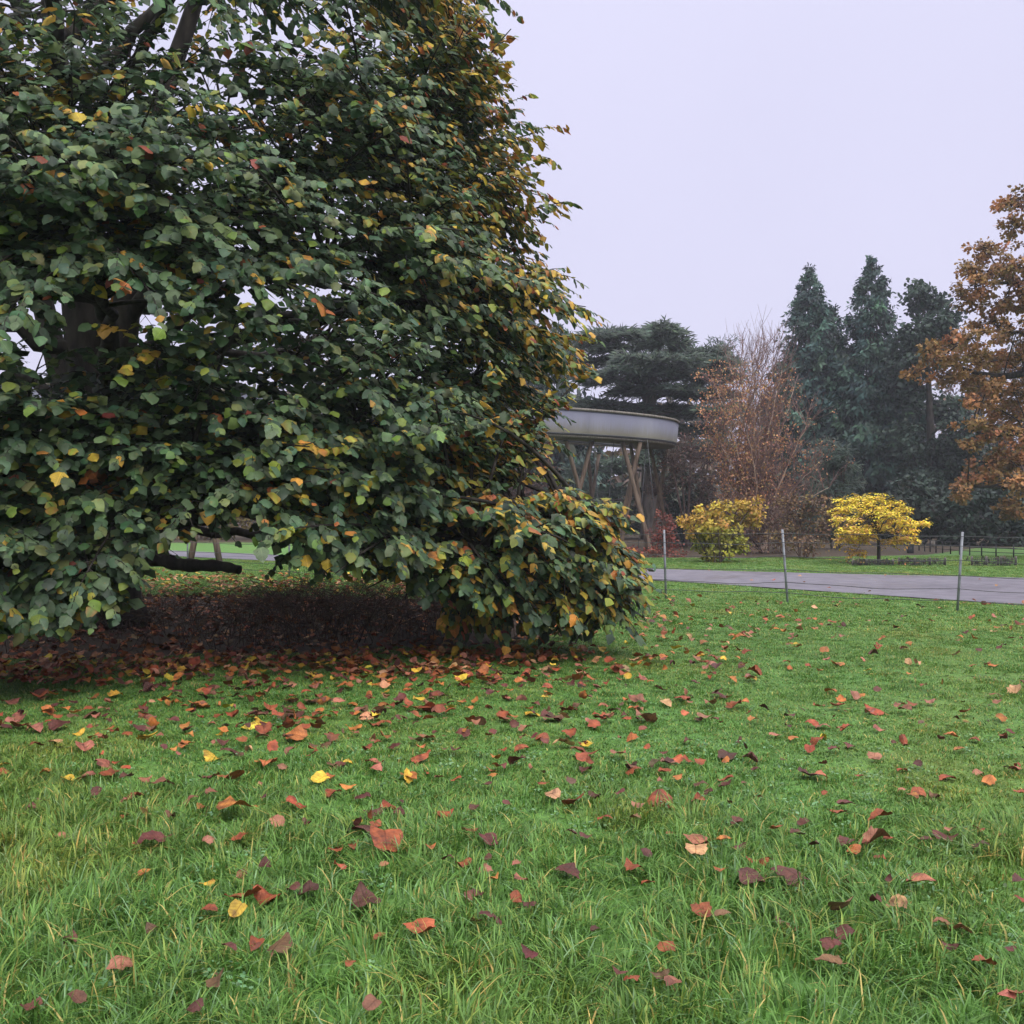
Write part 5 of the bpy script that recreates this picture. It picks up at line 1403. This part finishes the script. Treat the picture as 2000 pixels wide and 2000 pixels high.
# ------------------------------------------------------------------ grass
def grass():
    coll = bpy.data.collections.new('grass_tufts')         # sources only, drawn through the lawn's geometry nodes
    half = .31
    def patch(kind, seed):
        r = np.random.default_rng(900 + seed)
        n, h0, h1, w, bend = {'long': (1150, .04, .12, .0060, 1.15), 'mid': (1350, .025, .07, .0056, 1.0), 'short': (1350, .018, .045, .0056, .9), 'far': (620, .02, .045, .0095, .8)}[kind]
        x, y = r.uniform(-half, half, n), r.uniform(-half, half, n)
        cl = vnoise(np.stack([x, y, np.full(n, seed * 3.1)], -1), 9, 51)
        h = (h0 + (h1 - h0) * r.random(n) ** 1.5) * (.65 + .75 * cl)
        fl = vnoise(np.stack([x, y, np.full(n, seed * 5.7)], -1), 5, 52) * 12
        ang = np.where(r.random(n) < .6, fl, r.uniform(0, 6.283, n))
        b = bend * r.uniform(.25, 1.3, n)
        dx, dy = np.cos(ang), np.sin(ang)
        sx, sy = -dy * w * .5, dx * w * .5
        wid = r.uniform(.6, 1.4, n); sx, sy = sx * wid, sy * wid
        s = np.array([0, .42, .78, 1.0])
        V = np.zeros((n, 7, 3))
        for q, ss in enumerate(s):
            off = b * ss ** 2 * h * .95; zz = h * (ss - .42 * np.minimum(b, 1.1) * ss ** 2.3)
            px, py = x + dx * off, y + dy * off
            if q < 3:
                k = (1, .9, .6)[q]
                V[:, q * 2] = np.stack([px - sx * k, py - sy * k, zz], -1); V[:, q * 2 + 1] = np.stack([px + sx * k, py + sy * k, zz], -1)
            else:
                V[:, 6] = np.stack([px, py, zz], -1)
        T0 = np.array([[0, 1, 3], [0, 3, 2], [2, 3, 5], [2, 5, 4], [4, 5, 6]])
        T = (T0[None] + (np.arange(n) * 7)[:, None, None]).reshape(-1, 3)
        c = np.array([(.076, .172, .033), (.110, .232, .044), (.150, .290, .060), (.215, .30, .058), (.44, .35, .11), (.18, .31, .14)])
        pk = r.choice(6, n, p=[.28, .30, .20, .13, .04, .05])
        cc = c[pk] * (1 + r.normal(size=(n, 1)) * .14)
        me = Geo().add(V.reshape(-1, 3), T, np.repeat(np.clip(cc, 0, 1), 7, 0)).mesh('grass_tuft', M['grass'])
        o = bpy.data.objects.new('grass_tuft', me); coll.objects.link(o)
        return o
    names = []
    for kind in ('long', 'mid', 'short', 'far'):
        for sd in range(4):
            o = patch(kind, sd + 10 * len(names))
            o.name = f'grass_tuft_{len(names):02d}'
            names.append(o.name)
    step = .43
    X, Y = np.meshgrid(np.arange(-22, 22, step), np.arange(.6, 36, step))
    x, y = X.ravel() + RNG.uniform(-.12, .12, X.size), Y.ravel() + RNG.uniform(-.12, .12, X.size)
    ok = (np.abs(x) < y * .62 + 2.2) & ~road_band(x, y, .16) & (in_soil(x, y) < .62)
    ok &= y < np.interp(x, [-60, -12, 2, 5, 9, 15, 20, 30, 60], [40, 40, 34.2, 34.2, 34.6, 36, 36, 36, 36])
    x, y = x[ok], y[ok]
    gh = grass_height(x, y)
    kind = np.where(y > 13.5, 3, np.where(gh > .55, 0, np.where(gh > .25, 1, 2)))
    idx = kind * 4 + RNG.integers(0, 4, len(x))
    z = ground_z(x, y) - .004
    hs = np.where(kind == 3, .9, .75 + .5 * gh) * (1 - .55 * worn(x, y)) * RNG.uniform(.85, 1.2, len(x))
    me = bpy.data.meshes.new('lawn_grass')
    me.vertices.add(len(x)); me.vertices.foreach_set('co', np.stack([x, y, z], -1).astype(np.float32).ravel())
    a = me.attributes.new('pick', 'INT', 'POINT'); a.data.foreach_set('value', idx.astype(np.int32))
    a = me.attributes.new('turn', 'FLOAT_VECTOR', 'POINT'); a.data.foreach_set('vector', np.stack([0 * x, 0 * x, RNG.uniform(0, 6.283, len(x))], -1).astype(np.float32).ravel())
    a = me.attributes.new('size', 'FLOAT_VECTOR', 'POINT'); a.data.foreach_set('vector', np.stack([1 + 0 * x, 1 + 0 * x, hs], -1).astype(np.float32).ravel())
    me.materials.append(M['grass'])
    ob = link('lawn_grass', me, kind='stuff', label='wet green lawn grass, longer and tussocky close by', category='grass')
    nt = bpy.data.node_groups.new('grass_scatter', 'GeometryNodeTree')
    nt.interface.new_socket('Geometry', in_out='INPUT', socket_type='NodeSocketGeometry')
    nt.interface.new_socket('Geometry', in_out='OUTPUT', socket_type='NodeSocketGeometry')
    N, L = nt.nodes, nt.links
    gi, go = N.new('NodeGroupInput'), N.new('NodeGroupOutput')
    ci = N.new('GeometryNodeCollectionInfo'); ci.inputs['Collection'].default_value = coll
    ci.inputs['Separate Children'].default_value = True; ci.inputs['Reset Children'].default_value = True
    ip = N.new('GeometryNodeInstanceOnPoints'); ip.inputs['Pick Instance'].default_value = True
    def named(nm, ty):
        q = N.new('GeometryNodeInputNamedAttribute'); q.data_type = ty; q.inputs['Name'].default_value = nm
        return q.outputs[0]
    L.new(gi.outputs[0], ip.inputs['Points']); L.new(ci.outputs[0], ip.inputs['Instance'])
    L.new(named('pick', 'INT'), ip.inputs['Instance Index'])
    L.new(named('turn', 'FLOAT_VECTOR'), ip.inputs['Rotation'])
    L.new(named('size', 'FLOAT_VECTOR'), ip.inputs['Scale'])
    L.new(ip.outputs[0], go.inputs[0])
    md = ob.modifiers.new('scatter', 'NODES'); md.node_group = nt
    print('grass patches', len(x))
    # clover and other small rosettes among the blades
    m = 420
    cx, cy_ = RNG.uniform(-3, 3.6, m), 3.1 + 5.2 * RNG.random(m) ** 1.3
    gr = vnoise(np.stack([cx, cy_, 0 * cx], -1), 1.1, 71) > .5
    cx, cy_ = cx[gr], cy_[gr]
    ii = np.repeat(np.arange(len(cx)), 16)
    k = len(ii)
    hh = .022 + .03 * grass_height(cx, cy_)[ii]
    p = np.stack([cx[ii] + RNG.normal(size=k) * .035, cy_[ii] + RNG.normal(size=k) * .035, hh + RNG.uniform(-.008, .014, k)], -1)
    g = Geo().leaves(OVAL, p, unit(k) * A(1, 1, .3), A(0, 0, 1.) + unit(k) * .4, RNG.uniform(.014, .026, k), palette(k, [(.13, .26, .11), (.17, .30, .15), (.10, .22, .07)]))
    link('clover', g.mesh('clover', M['grass']), kind='stuff', label='pale green clover scattered through the near grass', category='clover')
    # small moss and bare-earth scuffs
    m = 2600
    x, y = RNG.uniform(-1.2, 5.2, m), RNG.uniform(6.2, 10, m)
    o2 = RNG.random(m) < worn(x, y) * .9
    x, y = x[o2], y[o2]
    p = np.stack([x, y, ground_z(x, y) + RNG.uniform(.006, .03, len(x))], -1)
    g = Geo().leaves(KITE, p, unit(len(x)) * A(1, 1, .3), A(0, 0, 1.) + unit(len(x)) * .5, RNG.uniform(.03, .07, len(x)), palette(len(x), [(.12, .08, .03), (.16, .13, .04), (.06, .045, .025), (.2, .2, .05)]))
    link('turf_thatch', g.mesh('turf_thatch', M['stem']), kind='stuff', label='brown mossy thatch in scuffed spots of the lawn', category='moss')
grass()


# ------------------------------------------------------------------ damp autumn air
def haze():
    m, nt, N, L, out = material('haze')
    v = N.new('ShaderNodeVolumePrincipled')
    v.inputs['Color'].default_value = (.86, .87, 1.0, 1)
    v.inputs['Density'].default_value = HAZE
    v.inputs['Anisotropy'].default_value = .2
    L.new(v.outputs[0], out.inputs['Volume'])
    g = Geo().box((0, 230, 11), (840, 780, 24))
    link('haze', g.mesh('haze', m), kind='stuff', label='thin pale mist over the whole garden', category='mist')
HAZE = .0008
haze()
